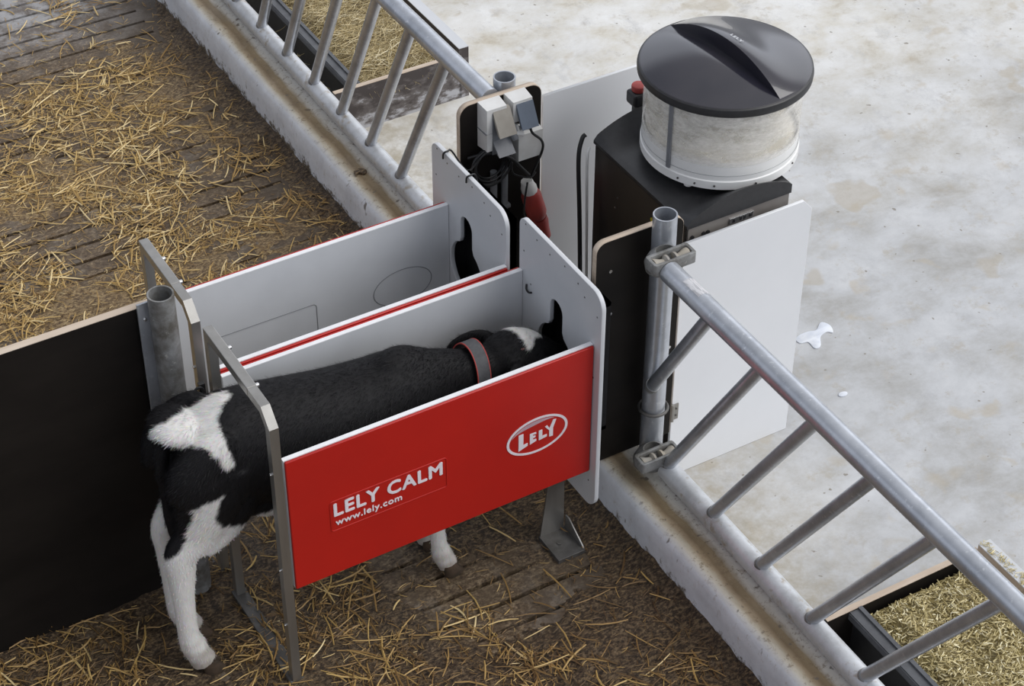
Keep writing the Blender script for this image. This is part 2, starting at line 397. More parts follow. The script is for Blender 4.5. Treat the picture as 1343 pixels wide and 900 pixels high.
def tube(bm, pts, r, seg=10, closed=False, caps=True):
    P = [Vector(p) for p in pts]; n = len(P); rings = []; up = None
    for i, p in enumerate(P):
        if closed: d = P[(i+1) % n] - P[i-1]
        else: d = P[min(i+1, n-1)] - P[max(i-1, 0)]
        d.normalize()
        if up is None:
            up = Vector((0, 0, 1)) if abs(d.z) < 0.9 else Vector((1, 0, 0))
        a = (up - d * up.dot(d)).normalized(); b = d.cross(a); up = a
        rr = r[i] if isinstance(r, (list, tuple)) else r
        rings.append([bm.verts.new(p + a * rr * math.cos(2*PI*k/seg) + b * rr * math.sin(2*PI*k/seg)) for k in range(seg)])
    m = n if closed else n - 1
    for i in range(m):
        A, C = rings[i], rings[(i+1) % n]
        for k in range(seg): bm.faces.new((A[k], A[(k+1) % seg], C[(k+1) % seg], C[k]))
    if not closed and caps:
        bm.faces.new(rings[0]); bm.faces.new(rings[-1][::-1])
def rrect(x0, y0, x1, y1, rs, n=6):
    """rounded rectangle, radii bottom-left, bottom-right, top-right, top-left"""
    if isinstance(rs, (int, float)): rs = (rs,) * 4
    out = []
    for (cx, cy, r, a0) in ((x0+rs[0], y0+rs[0], rs[0], PI), (x1-rs[1], y0+rs[1], rs[1], 1.5*PI), (x1-rs[2], y1-rs[2], rs[2], 0), (x0+rs[3], y1-rs[3], rs[3], .5*PI)):
        for k in range(n + 1):
            a = a0 + k / n * PI / 2; out.append((cx + r * math.cos(a), cy + r * math.sin(a)))
    return out
def ell(cx, cy, a, b, n=48, rot=0.0):
    c, s = math.cos(rot), math.sin(rot); o = []
    for k in range(n):
        x, y = a * math.cos(2*PI*k/n), b * math.sin(2*PI*k/n); o.append((cx + x*c - y*s, cy + x*s + y*c))
    return o
def plate_mesh(loops, thick, M, bev=0.0):
    """flat sheet of the given outlines (first outer, others holes), thickness centred on w=0, placed by M"""
    cu = bpy.data.curves.new('c', 'CURVE'); cu.dimensions = '2D'; cu.fill_mode = 'BOTH'
    cu.extrude = max(thick / 2 - bev, 1e-5); cu.bevel_depth = bev; cu.bevel_resolution = 1
    if bev: cu.offset = -bev
    for L in loops:
        s = cu.splines.new('POLY'); s.points.add(len(L) - 1); s.use_cyclic_u = True
        for p, q in zip(s.points, L): p.co = (q[0], q[1], 0, 1)
    o = bpy.data.objects.new('c', cu); col.objects.link(o)
    dg = bpy.context.evaluated_depsgraph_get()
    me = bpy.data.meshes.new_from_object(o.evaluated_get(dg)); bpy.data.objects.remove(o); bpy.data.curves.remove(cu)
    me.transform(M); bm = bmesh.new(); bm.from_mesh(me); bpy.data.meshes.remove(me)
    bmesh.ops.remove_doubles(bm, verts=bm.verts, dist=1e-5)
    return bm
def XZ(y):   # local (u,v,w) -> world x=u, z=v, y = y - w  (front of the sheet looks to -y)
    return Matrix(((1, 0, 0, 0), (0, 0, -1, y), (0, 1, 0, 0), (0, 0, 0, 1)))
def YZ(x):   # local u -> world -y ... mirrored so w looks to -x
    return Matrix(((0, 0, -1, x), (-1, 0, 0, 0), (0, 1, 0, 0), (0, 0, 0, 1)))
def XY(z): return Matrix.Translation((0, 0, z))
def text_bm(body, size, M, extrude=0.0006, offset=0.0, sx=1.0, shear=0.0, space=1.0):
    cu = bpy.data.curves.new('t', 'FONT'); cu.body = body; cu.size = size; cu.extrude = extrude; cu.offset = offset
    cu.shear = shear; cu.space_character = space; cu.resolution_u = 4
    o = bpy.data.objects.new('t', cu); col.objects.link(o); dg = bpy.context.evaluated_depsgraph_get()
    me = bpy.data.meshes.new_from_object(o.evaluated_get(dg)); bpy.data.objects.remove(o); bpy.data.curves.remove(cu)
    me.transform(M @ Matrix.Diagonal((sx, 1, 1, 1))); bm = bmesh.new(); bm.from_mesh(me); bpy.data.meshes.remove(me); return bm
def fit_text(body, x0, z0, x1, z1, y, bold=0.0, shear=0.0, space=1.0):
    bm = text_bm(body, 1.0, Matrix(), 0.0006, 0.0, 1.0, shear, space)
    first = bm.verts[:] + bm.edges[:] + bm.faces[:]
    for k, (dx, dy) in enumerate(((1, 0), (0.5, 0.35), (0.5, -0.35))):          # thicken the strokes
        geo = bmesh.ops.duplicate(bm, geom=first)
        for g_ in geo['geom']:
            if isinstance(g_, bmesh.types.BMVert): g_.co.x += bold * dx; g_.co.y += bold * dy; g_.co.z += 0.00004 * (k + 1)
    xs = [v.co.x for v in bm.verts]; ys = [v.co.y for v in bm.verts]
    ax, bx_, ay, by = min(xs), max(xs), min(ys), max(ys)
    for v in bm.verts:
        u = x0 + (v.co.x - ax) / (bx_ - ax) * (x1 - x0); t = z0 + (v.co.y - ay) / (by - ay) * (z1 - z0)
        w_ = v.co.z; v.co = Vector((u, y - 0.0006 - w_, t))
    return bm

# ------------------------------------------------------------------ the setting
FZ = -0.025     # feed alley level
KX0, KX1, KZ = 1.03, 1.215, 0.165
bm = bmesh.new()
for k in range(-24, 46):                               # concrete slats across the pen, gaps between them
    y0 = 0.053 + 0.087 * k + 0.007; y1 = y0 + 0.073
    box(bm, (-2.2, y0, -0.10), (0.93, y1, 0.0))
box(bm, (0.93, -2.1, -0.10), (KX0, 4.1, 0.0)); box(bm, (-2.2, -2.1, -0.16), (KX0, 4.1, -0.10))
for x in (-1.25, -0.25): box(bm, (x, -2.1, -0.1), (x + 0.10, 4.1, -0.001))
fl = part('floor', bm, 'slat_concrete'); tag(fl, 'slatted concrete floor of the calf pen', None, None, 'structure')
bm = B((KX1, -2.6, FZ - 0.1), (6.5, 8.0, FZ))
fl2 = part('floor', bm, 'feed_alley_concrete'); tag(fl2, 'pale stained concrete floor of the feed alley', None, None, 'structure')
# low wall (kerb): profile with rounded inner edge and slightly raised outer lip
prof = [(KX0, -0.12), (KX0, 0.10), (KX0 + 0.004, 0.135), (KX0 + 0.014, 0.152), (KX0 + 0.03, 0.160), (KX0 + 0.085, 0.160), (KX0 + 0.100, 0.167),
        (KX1 - 0.012, 0.169), (KX1, 0.160), (KX1, -0.12)]
bm = bmesh.new(); N = 240; rows = []
for i in range(N + 1):
    y = -2.1 + 6.2 * i / N; r = []
    for (x, z) in prof:
        j = noise.fractal(Vector((x * 9, y * 4, z * 9)), 0.9, 2.0, 4) * 0.0022 if -0.1 < z else 0
        r.append(bm.verts.new((x + j * (1 if x < 1.1 else 0.3), y, z + j * 0.4)))
    rows.append(r)
for a, b in zip(rows, rows[1:]):
    for k in range(len(prof) - 1): bm.faces.new((a[k], a[k+1], b[k+1], b[k]))
bm.faces.new(rows[0]); bm.faces.new(rows[-1][::-1])
kerb = part('low_wall_1', bm, 'kerb_concrete', smooth=True); tag(kerb, 'low white painted concrete wall between pen and feed alley', None, None, 'structure')

# manure and trodden bedding over the slats: a real layer with height
def muck_h(x, y):
    v = Vector((x, y, 0))
    h = noise.fractal(v * 3.1, 0.9, 2.1, 5) * 0.016 + noise.fractal(v * 17 + Vector((5, 3, 1)), 0.6, 2.0, 5) * 0.0075
    h += 0.026 * max(0, 1 - (KX0 - x) / 0.13) ** 1.5                              # banked against the low wall
    if y < 0.8:
        h += 0.006 + 0.012 * max(0, min(1, (-y - 0.08) / 0.2))
        d = math.hypot(x - 0.68, (y + 0.0) * 1.3); h -= 0.024 * max(0, 1 - d / 0.30)        # cleaner patch by the stall foot
    else:
        h -= 0.0035
        h -= 0.020 * max(0, min(1, (y - 3.1) / 0.4))
    return h
bm = bmesh.new(); st = 0.0125
X0, Y0, NX, NY = -1.3, -1.3, int((KX0 + 1.3) / st) + 1, int(5.3 / st)
grid = [[bm.verts.new((X0 + i * st, Y0 + j * st, muck_h(X0 + i * st, Y0 + j * st))) for i in range(NX + 1)] for j in range(NY + 1)]
for j in range(NY):
    for i in range(NX):
        q = (grid[j][i], grid[j][i+1], grid[j+1][i+1], grid[j+1][i])
        if max(v.co.z for v in q) > -0.004: bm.faces.new(q)
bmesh.ops.delete(bm, geom=[v for v in bm.verts if not v.link_faces], context='VERTS')
mk = part('manure', bm, 'manure', smooth=True)
tag(mk, 'brown trodden manure and bedding covering the slatted pen floor', 'manure', None, 'stuff')

# loose blades: every heap of straw, hay or chopped feed is one object
def blades(name, m, spots, parent=None):
    verts, faces, tones = [], [], []
    for (p, az, tilt, L, wd, bend, tone) in spots:
        p = Vector(p); d = Vector((math.cos(az) * math.cos(tilt), math.sin(az) * math.cos(tilt), math.sin(tilt)))
        s = Vector((-math.sin(az), math.cos(az), 0)); u = d.cross(s); b0 = len(verts)
        for k, t in enumerate((-0.5, -0.15, 0.2, 0.5)):
            c = p + d * (L * t) + s * (bend * L * (t * t)) + Vector((0, 0, 0.0))
            h = wd * (0.7 if k in (0, 3) else 1.0)
            verts += [c - s * h / 2, c + s * h / 2, c + u * (-h * 0.45 if u.z < 0 else h * 0.45)]
        for k in range(3):
            a = b0 + 3 * k
            for i in range(3):
                j = (i + 1) % 3; faces.append((a + i, a + j, a + 3 + j, a + 3 + i))
        tones += [tone] * 12
    me = bpy.data.meshes.new(name); me.from_pydata([tuple(v) for v in verts], [], faces)
    ca = me.color_attributes.new('tone', 'FLOAT_COLOR', 'POINT')
    buf = []
    for t in tones: buf += [t, t, t, 1.0]
    ca.data.foreach_set('color', buf)
    return link_mesh(name, me, m, parent)
rnd = random.Random(3)
sp = []
def dens(x, y):
    c = 0.65 * noise.fractal(Vector((x * 3.3 + 7, y * 3.3, 3)), 0.7, 2.0, 5)
    if y > 0.85:
        b = 0.40 + 1.5 * c
        b -= 0.55 * max(0, (x - 0.62) / 0.4); b -= 0.7 * max(0, min(1, (y - 2.9) / 0.4))
        b += 0.3 * max(0, 1 - abs(y - 1.2) / 0.6)
    else:
        b = 0.24 + 1.3 * c + 0.22 * max(0, min(1, (-y - 0.1) / 0.3))
        b -= 0.8 * max(0, (x - 0.75) / 0.3)
        if -0.0 < y < 0.85 and x > 0.35: b -= 0.6
        d = math.hypot(x - 0.72, y); b -= 0.9 * max(0, 1 - d / 0.28)
    return max(0.07, min(1, b + 0.16))
tries = 0
while len(sp) < 50000 and tries < 600000:
    tries += 1
    x = rnd.uniform(-1.25, 1.0); y = rnd.uniform(-1.2, 4.0)
    if rnd.random() > dens(x, y): continue
    fine = rnd.random() < 0.86
    L = rnd.uniform(0.010, 0.042) if fine else rnd.uniform(0.045, 0.13)
    wd = rnd.uniform(0.0011, 0.0030) if fine else rnd.uniform(0.0030, 0.0062)
    L = min(L, 2 * (1.0 - x) + 0.02)
    z = max(0.0, muck_h(x, y)) + rnd.uniform(0.001, 0.010)
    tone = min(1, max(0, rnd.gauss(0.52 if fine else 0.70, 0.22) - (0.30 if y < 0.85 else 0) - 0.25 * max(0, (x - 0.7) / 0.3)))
    if rnd.random() < 0.05: tone = min(1, tone + 0.3)
    sp.append(((x, y, z), rnd.uniform(0, 2 * PI), rnd.gauss(0, 0.10), L, wd, rnd.gauss(0, 0.20), tone))
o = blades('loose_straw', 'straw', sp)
tag(o, 'golden loose straw strewn over the pen floor', 'straw', None, 'stuff')

# ------------------------------------------------------------------ feed troughs on the alley
mat('rim_grey', (0.10, 0.105, 0.115), (0.07, 0.072, 0.08), 20, 0.45)
def trough(y_end, y_far, sgn, label, hay_label, hay_mat, hay_cat, kind):
    """sgn +1: trough runs to +y from its end board; -1: runs to -y"""
    t = thing('feed_trough', label, 'trough', (1.5, y_end, FZ), 'feed troughs on the alley')
    ye = y_end; th = 0.018; zt = 0.155
    a, b = (ye, ye + th) if sgn > 0 else (ye - th, ye)
    part('end_board', B((1.235, a, FZ), (1.745, b, zt)), 'worn_plywood' if sgn > 0 else 'film_faced_plywood', t)
    part('end_board_edge', B((1.235, a, zt), (1.745, b, zt + 0.002)), 'wood_edge', t)
    y0, y1 = sorted((ye + sgn * th, y_far))
    part('side_board', B((1.735, min(a, y0), FZ), (1.775, y1, zt + 0.03)), 'worn_plywood' if sgn > 0 else 'wood_edge', t)
    part('side_board_edge', B((1.735, min(a, y0), zt + 0.03), (1.775, y1, zt + 0.033)), 'white_board', t)
    tb = bmesh.new()
    box(tb, (1.325, y0, FZ), (1.337, y1, 0.145)); box(tb, (1.337, y0, FZ), (1.73, y1, FZ + 0.012)); box(tb, (1.722, y0, FZ), (1.733, y1, 0.15))
    part('tub', tb, 'black_plastic', t)
    rb = bmesh.new(); box(rb, (1.308, y0, 0.145), (1.334, y1, 0.152)); box(rb, (1.334, y0, 0.147), (1.346, y1, 0.158)); box(rb, (1.305, y0, 0.128), (1.311, y1, 0.149))
    part('tub_rim', rb, 'rim_grey', t)
    # heap
    def hz(x, y):
        e_ = min(1, (x - 1.335) / 0.08, (1.735 - x) / 0.05)
        dy = abs(y - (ye + sgn * th)); e_ = min(e_, dy / 0.10)
        top = 0.150 if kind == 'silage' else 0.135
        lo_ = 0.118 if kind == 'silage' else 0.095
        return lo_ + (top - lo_ + 0.02 * noise.noise(Vector((x * 9, y * 9, 2)))) * max(0, e_) + 0.008 * noise.noise(Vector((x * 30, y * 30, 2)))
    hb = bmesh.new(); s = 0.0125; nx = int(0.385 / s); ny = int((y1 - y0) / s)
    g = [[hb.verts.new((1.339 + i * 0.381 / nx, y0 + j * s, hz(1.339 + i * 0.381 / nx, y0 + j * s))) for i in range(nx + 1)] for j in range(ny + 1)]
    for j in range(ny):
        for i in range(nx): hb.faces.new((g[j][i], g[j][i+1], g[j+1][i+1], g[j+1][i]))
    # close the heap into a body resting on the tub floor
    edge = [g[0][i] for i in range(nx + 1)] + [g[j][nx] for j in range(1, ny + 1)] + [g[ny][i] for i in range(nx - 1, -1, -1)] + [g[j][0] for j in range(ny - 1, 0, -1)]
    low = [hb.verts.new((v.co.x, v.co.y, FZ + 0.014)) for v in edge]
    for i in range(len(edge)):
        j = (i + 1) % len(edge); hb.faces.new((edge[i], low[i], low[j], edge[j]))
    bmesh.ops.recalc_face_normals(hb, faces=hb.faces)
    sp = []
    r = random.Random(11)
    n = 9000 if kind == 'silage' else 6500
    for i in range(n):
        x = r.uniform(1.345, 1.725); y = r.uniform(y0 + 0.01, min(y1, y0 + 1.25) if sgn > 0 else y1 - 0.01) if sgn > 0 else r.uniform(max(y0, y1 - 0.75), y1 - 0.02)
        z = hz(x, y) + r.uniform(0.0, 0.012)
        if kind == 'silage': L = r.uniform(0.008, 0.026); wd = r.uniform(0.0018, 0.0045); tl = r.gauss(0, 0.35); bd = r.gauss(0, 0.2)
        else: L = r.uniform(0.03, 0.13); wd = r.uniform(0.001, 0.0026); tl = r.gauss(0, 0.16); bd = r.gauss(0, 0.9)
        L = min(L, 2 * (x - 1.335) + 0.01, 2 * (1.735 - x) + 0.012)
        sp.append(((x, y, z), r.uniform(0, 2 * PI), tl, L, wd, bd, min(1, max(0, r.gauss(0.55, 0.26)))))
    if kind == 'hay':        # stalks fallen between tub and wall and over the end board
        for i in range(160):
            sp.append(((r.uniform(1.24, 1.30), r.uniform(y0, y0 + 1.1), FZ + 0.01 + 0.12 * r.random() ** 3), r.uniform(0, 2*PI), r.gauss(0, 0.3), r.uniform(0.03, 0.08), 0.002, 0.5, 0.5))
    if kind == 'silage':      # bits spilt on the side board
        for i in range(420):
            sp.append(((r.uniform(1.738, 1.764), r.uniform(y1 - 0.75, y1), zt + 0.036), r.uniform(0, 2*PI), r.gauss(0, 0.1), r.uniform(0.006, 0.02), 0.002, 0.1, r.uniform(0.2, 0.9)))
    ho = blades(hay_label[0], hay_mat, sp)
    # give heap body the same mesh
    b2 = bmesh.new(); b2.from_mesh(ho.data); lay = b2.verts.layers.float_color.get('tone')
    me2 = bpy.data.meshes.new('x'); hb.to_mesh(me2); hb.free(); nv = len(b2.verts); b2.from_mesh(me2); b2.verts.ensure_lookup_table()
    for v in b2.verts[nv:]:
        q = 0.22 + 0.2 * noise.noise(v.co * 40); v[lay] = (q, q, q, 1)
    b2.to_mesh(ho.data); b2.free(); bpy.data.meshes.remove(me2)
    tag(ho, hay_label[1], hay_cat, None, 'stuff')
trough(2.235, 3.9, 1, 'dark plywood feed trough with black plastic tub, filled with long hay, at upper left', ('hay', 'long stalked dry hay filling the upper left trough'), 'hay', 'hay', 'hay')
trough(-0.62, -1.9, -1, 'plywood feed trough with black plastic tub of chopped feed at lower right', ('chopped_feed', 'yellow green chopped feed heaped in the lower right trough'), 'silage', 'feed', 'silage')

# ------------------------------------------------------------------ diagonal feed fences on the low wall
def fence(label, y_top, y_bot, bar_tops, bot_range, sticker=False, brackets=False):
    f = thing('feed_fence', label, 'fence', (1.15, (bot_range[0] + bot_range[1]) / 2, KZ), 'diagonal-bar feed fences')
    xt, zt, xb, zb = 1.118, 0.925, 1.166, 0.198
    bm = bmesh.new(); cyl(bm, (xt, y_top[0], zt), (xt, y_top[1], zt), 0.0295, 32); part('top_rail', bm, 'galvanized', f, True)
    bm = bmesh.new(); cyl(bm, (xb, bot_range[0], zb), (xb, bot_range[1], zb), 0.031, 32); part('bottom_rail', bm, 'rail_stained', f, True)
    for yt in bar_tops:
        p1 = Vector((xt, yt - 0.015, zt)); p0 = Vector((xb, yt + 0.425, zb))
        if brackets and yt > -0.25:                       # the short brace ends on the gate post
            k = (p0.y - 0.10) / (p0.y - p1.y); p0 = p0 + (p1 - p0) * k
        bm = bmesh.new(); cyl(bm, p0, p1, 0.0185, 24); part('slanted_bar', bm, 'galvanized', f, True)
        bm = bmesh.new(); tube(bm, [p0 + (p1 - p0) * s for s in ((0.030, 0.045) if not (brackets and yt > -0.25) else (0.02, 0.05))], 0.0205, 20); part('weld_seam', bm, 'galvanized_dirty', f, True)
    if sticker:
        bm = bmesh.new(); vs = []
        for i in range(13):
            a = math.radians(62 + i * 8)
            vs.append([bm.verts.new((xt - rr_ * math.cos(a), yy, zt + rr_ * math.sin(a))) for (rr_, yy) in ((0.0290, -0.075), (0.0303, -0.075), (0.0303, -0.145), (0.0290, -0.145))])
        for a, b in zip(vs, vs[1:]):
            for k in range(4): bm.faces.new((a[k], a[(k+1) % 4], b[(k+1) % 4], b[k]))
        bm.faces.new(vs[0]); bm.faces.new(vs[-1])
        part('sticker', bm, 'sticker', f)
    return f
fence('long galvanized diagonal-bar fence on the low wall, upper left beyond the electrical board', (0.925, 3.6), None, [1.19 + 0.2155 * k for k in range(0, 9)], (0.99, 4.05))
gate = fence('galvanized diagonal-bar gate on the low wall at lower right', (0.004, -1.9), None, [-0.177 - 0.222 * k for k in range(0, 6)], (0.02, -2.0), True, True)

def roller_bracket(name, c, label_parent):
    """cast clamp: rectangular frame, two rollers, collar below"""
    x0, x1, y0, y1, z1 = c
    p = None
    bm = plate_mesh([rrect(x0, y0, x1, y1, 0.008, 3), rrect(x0 + 0.009, y0 + 0.009, x1 - 0.009, y1 - 0.009, 0.005, 3)], 0.034, XY(z1 - 0.017), 0.002)
    br = part(name, bm, 'galvanized_dirty', label_parent, True)
    for s in (-1, 1):
        xm = (x0 + x1) / 2 + s * 0.030
        bm = bmesh.new(); yc = (y0 + y1) / 2
        M = frame_at((xm - s * 0.020, yc, z1 - 0.020), (s, 0, 0))
        lathe(bm, [(0, 0), (0.019, 0), (0.019, 0.006), (0.011, 0.012), (0.013, 0.022), (0.019, 0.036), (0.019, 0.042), (0, 0.042)], M, 20)
        q = part('roller', bm, 'roller_tan', br, True)
    return br
P1 = (1.178, 0.121)
def gate_post():
    g = thing('gate_post', 'round galvanized post with gate hinges standing on the low wall before the right black board', 'post', (P1[0], P1[1], KZ))
    bm = bmesh.new(); hollow(bm, (P1[0], P1[1], KZ - 0.003), (P1[0], P1[1], 1.01), 0.0325, 0.004, 0.25); part('pole', bm, 'galvanized', g, True)
    for z1, nm in ((0.955, 'upper_hinge'), (0.262, 'lower_hinge')):
        br = roller_bracket(nm, (1.075, 1.203, 0.006, 0.056, z1), g)
        bm = plate_mesh([ell(0, 0, 0.045, 0.032, 32), ell(0, 0, 0.030, 0.018, 32)], 0.012, Matrix())
        bm2 = bmesh.new(); M = frame_at((P1[0] - 0.030, 0.072, z1 - 0.050), (0, 0, 1))
        lathe(bm2, [(0.052, -0.022), (0.056, 0.0), (0.046, 0.02), (0.028, 0.034), (0.026, 0.034), (0.026, -0.02), (0.052, -0.022)], M, 32)
        for v in bm2.verts: v.co.y = 0.062 + (v.co.y - 0.062) * 0.82
        bm.free(); part('collar', bm2, 'galvanized_dirty', br, True)
    for z in (0.845, 0.345):
        bm = bmesh.new(); pts = [(P1[0] + 0.040 * math.cos(a), P1[1] + 0.040 * math.sin(a), z) for a in [2*PI*k/28 for k in range(28)]]
        tube(bm, pts, 0.0045, 8, True); part('wire_ring', bm, 'dark_steel', g, True)
gate_post()
bm = bmesh.new(); hollow(bm, (1.180, 0.958, KZ - 0.003), (1.184, 0.958, 0.958), 0.0325, 0.004, 0.2)
o = part('post', bm, 'galvanized', None, True); tag(o, 'round galvanized post behind the electrical board', 'post')

# ------------------------------------------------------------------ black plywood boards
def ply_board(name, x0, x1, z0, z1, y, r, label, cat='board', front='film_faced_plywood', screws=(), th=0.018):
    """front surface at y looking to -y"""
    g = thing(name, label, cat, ((x0 + x1) / 2, y, z0))
    bm = plate_mesh([rrect(x0, z0, x1, z1, r, 6)], th, XZ(y + th / 2 + 0.0015))
    part('plywood_core', bm, 'wood_edge', g)
    bm = plate_mesh([rrect(x0 + 0.0015, z0 + .001, x1 - 0.0015, z1 - .0015, r, 6)], 0.0015, XZ(y + 0.00075))
    part('black_facing', bm, front, g)
    for (sx, sz) in screws:
        bm = bmesh.new(); cyl(bm, (sx, y + 0.001, sz), (sx, y - 0.002, sz), 0.005, 12); part('screw', bm, 'bolt_metal', g)
    return g
B1Y = 0.165
gR = ply_board('plywood_board', 1.000, 1.272, KZ + 0.004, 0.945, B1Y, (0.004, 0.004, 0.03, 0.03), 'black faced plywood board with pale edges behind the round gate post', 'board', screws=((1.045, 0.845), (1.04, 0.46), (1.035, 0.40), (1.25, 0.50), (1.05, 0.70)))
def tri(bm, pts, y, th): pass
B2Y = 0.897
gE = ply_board('electrical_board', 1.003, 1.272, 0.20, 0.945, B2Y, (0.004, 0.004, 0.035, 0.035), 'upright black plywood board carrying sockets and coiled cable', 'board')
bmf = bmesh.new(); box(bmf, (1.03, B2Y + 0.02, KZ), (1.09, B2Y + 0.04, 0.5)); part('batten', bmf, 'wood_edge', gE)

# pen divider on the left
gD = thing('pen_divider', 'large black faced plywood pen divider with pale top edge at left', 'divider', (-0.5, 0.5, 0))
part('plywood_core', B((-1.2, 0.4765, 0.0), (-0.098, 0.499, 0.980)), 'wood_edge', gD)
part('black_facing', B((-1.2, 0.475, 0.0), (-0.0995, 0.4765, 0.9785)), 'film_faced_plywood', gD)
# post beside it with flat galvanized strip
gP = thing('stall_post', 'thick grey dirt-stained round post between pen divider and feeding stalls', 'post', (-0.085, 0.435, 0))
bm = bmesh.new(); hollow(bm, (-0.085, 0.435, 0.002), (-0.085, 0.435, 1.035), 0.0335, 0.0045, 0.22); part('pole', bm, 'galvanized_dirty', gP, True)
bm = bmesh.new(); box(bm, (-0.140, 0.462, 0.02), (-0.100, 0.468, 1.0)); box(bm, (-0.104, 0.435, 0.02), (-0.100, 0.468, 1.0))
part('angle_bar', bm, 'galvanized', gP, bev=0.001)
for z in (0.95, 0.62, 0.50, 0.3):
    bm = bmesh.new(); cyl(bm, (-0.123, 0.463, z), (-0.123, 0.458, z), 0.006, 12, 0.004); part('bolt', bm, 'bolt_metal', gP, True)

# ------------------------------------------------------------------ calf feeding stalls
def stall(name, label, y0, y1, x_head, frame_y, frame_x, head_y, head_z, slot_y, pole_dx):
    g = thing(name, label, 'feeding stall', ((frame_x + x_head) / 2, (y0 + y1) / 2, 0), 'calf feeding stalls')
    zb, zt = 0.333, 0.772; xa, xb = frame_x + 0.022, x_head - 0.001
    # side panels: white board with red outer skin
    for side in (0, 1):
        yo = y0 if side == 0 else y1; s = 1 if side == 0 else -1
        nm = 'side_panel'
        b = plate_mesh([rrect(xa, zb, xb, zt, 0.004, 2)], 0.013, XZ(yo + s * 0.0145), 0.001)
        p = part(nm, b, 'white_board', g)
        q = part('top_edging', B((xa, yo + 0.008 if s > 0 else yo - 0.021, zt - 0.001), (xb, yo + 0.021 if s > 0 else yo - 0.008, zt + 0.0012)), 'white_edge', p)
        sk = plate_mesh([rrect(xa + 0.001, zb + 0.001, xb - 0.001, zt, 0.004, 2)], 0.0078, XZ(yo + s * 0.0040), 0.0028)
        rs = part('red_skin', sk, 'red_skin', p)
        # sunken label outlines, milled through to the inner face
        yi = yo + s * 0.021
        for loops in ((rrect(0.131 + pole_dx, 0.487, 0.460 + pole_dx, 0.588, 0.012), ), (ell(0.728 + pole_dx, 0.543, 0.092, 0.060, 56), )):
            for yy, mm in ((yi + s * 0.0002, 'groove'), ):
                bmg = bmesh.new(); tube(bmg, [(u, yy, v) for u, v in loops[0]], 0.0013, 6, True); part('milled_line', bmg, mm, p)
        if side == 0:
            bmg = bmesh.new(); tube(bmg, [(u, yo - 0.0001, v) for u, v in rrect(0.131 + pole_dx, 0.487, 0.460 + pole_dx, 0.588, 0.008)], 0.0016, 8, True); part('raised_label_frame', bmg, 'red_skin', rs, True)
            bmg = plate_mesh([rrect(0.134 + pole_dx, 0.490, 0.457 + pole_dx, 0.585, 0.006)], 0.0004, XZ(yo - 0.0002)); part('label_field', bmg, 'red_skin', rs)
            part('lettering', fit_text('LELY CALM', 0.140 + pole_dx, 0.535, 0.448 + pole_dx, 0.580, yo - 0.0006, 0.062, 0.0, 1.10), 'white_print', rs)
            part('lettering', fit_text('www.lely.com', 0.143 + pole_dx, 0.497, 0.330 + pole_dx, 0.524, yo - 0.0006, 0.045, 0.0, 1.10), 'white_print', rs)
            logo(rs, 0.728 + pole_dx, 0.543, yo)
    # head plate with the feeding slot
    ha, hb_ = head_y; za, zbb = head_z
    def Y(u): return -u
    keyhole = []
    c0, c1 = slot_y
    m = (c0 + c1) / 2; rr = (c1 - c0) / 2
    for k in range(9):
        a = k / 8 * PI; keyhole.append((m + rr * math.cos(a), 0.755 + rr * math.sin(a)))
    keyhole.append((c0, 0.70)); zc = 0.60; R = 0.092
    for k in range(25):
        a = math.radians(115 + k * (310 / 24)); keyhole.append((m + R * math.cos(a), zc + R * math.sin(a)))
    keyhole.append((c1, 0.70))
    outer = rrect(-hb_, za, -ha, zbb, (0.045, 0.045, 0.045, 0.03), 8)
    keyl = [(-y, z) for (y, z) in keyhole]
    b = plate_mesh([outer, keyl], 0.013, YZ(x_head + 0.0065), 0.0015)
    hp = part('head_plate', b, 'white_board', g)
    for fy, fz in ((0.08, 0.985), (0.22, 0.965), (0.38, 0.96), (0.56, 0.975), (0.72, 0.96), (0.80, 0.93), (0.95, 0.90), (0.06, 0.86), (0.15, 0.74), (0.86, 0.62), (0.93, 0.62), (0.92, 0.35), (0.92, 0.12)):
        bmg = bmesh.new(); yy = hb_ + (ha - hb_) * fy; z_ = za + (zbb - za) * fz
        cyl(bmg, (x_head + 0.001, yy, z_), (x_head - 0.0006, yy, z_), 0.0026, 8); part('screw', bmg, 'dark_steel', hp)
    hb = bmesh.new(); ym_ = (slot_y[0] + slot_y[1]) / 2; box(hb, (x_head + 0.065, ym_ - 0.13, 0.40), (x_head + 0.085, ym_ + 0.13, 0.84)); box(hb, (x_head + 0.012, ym_ - 0.13, 0.40), (x_head + 0.085, ym_ + 0.13, 0.412)); box(hb, (x_head + 0.012, ym_ - 0.13, 0.828), (x_head + 0.085, ym_ + 0.13, 0.84)); box(hb, (x_head + 0.012, ym_ - 0.13, 0.40), (x_head + 0.085, ym_ - 0.118, 0.84)); box(hb, (x_head + 0.012, ym_ + 0.118, 0.40), (x_head + 0.085, ym_ + 0.13, 0.84))
    part('teat_housing', hb, 'black_plastic', g)
    # white milk guard clip with a dark hook
    bmg = bmesh.new(); yh = hb_ - 0.055
    tube(bmg, catmull([(x_head - 0.002, yh + 0.012, 0.742), (x_head - 0.006, yh + 0.006, 0.730), (x_head - 0.006, yh - 0.006, 0.727), (x_head - 0.002, yh - 0.014, 0.730)], 5), 0.0028, 8); part('hook', bmg, 'black_rubber', hp, True)
    # entrance frame of square tube
    fa, fb = frame_y; tz = 0.945; t = 0.024; fx = frame_x
    fr = None
    path = [(fa + t/2, 0.0), (fa + t/2, tz - 0.038 - t/2), (fa + 0.046, tz - t/2), (fb - t/2, tz - t/2), (fb - t/2, 0.0)]
    bmg = bmesh.new(); rings = []
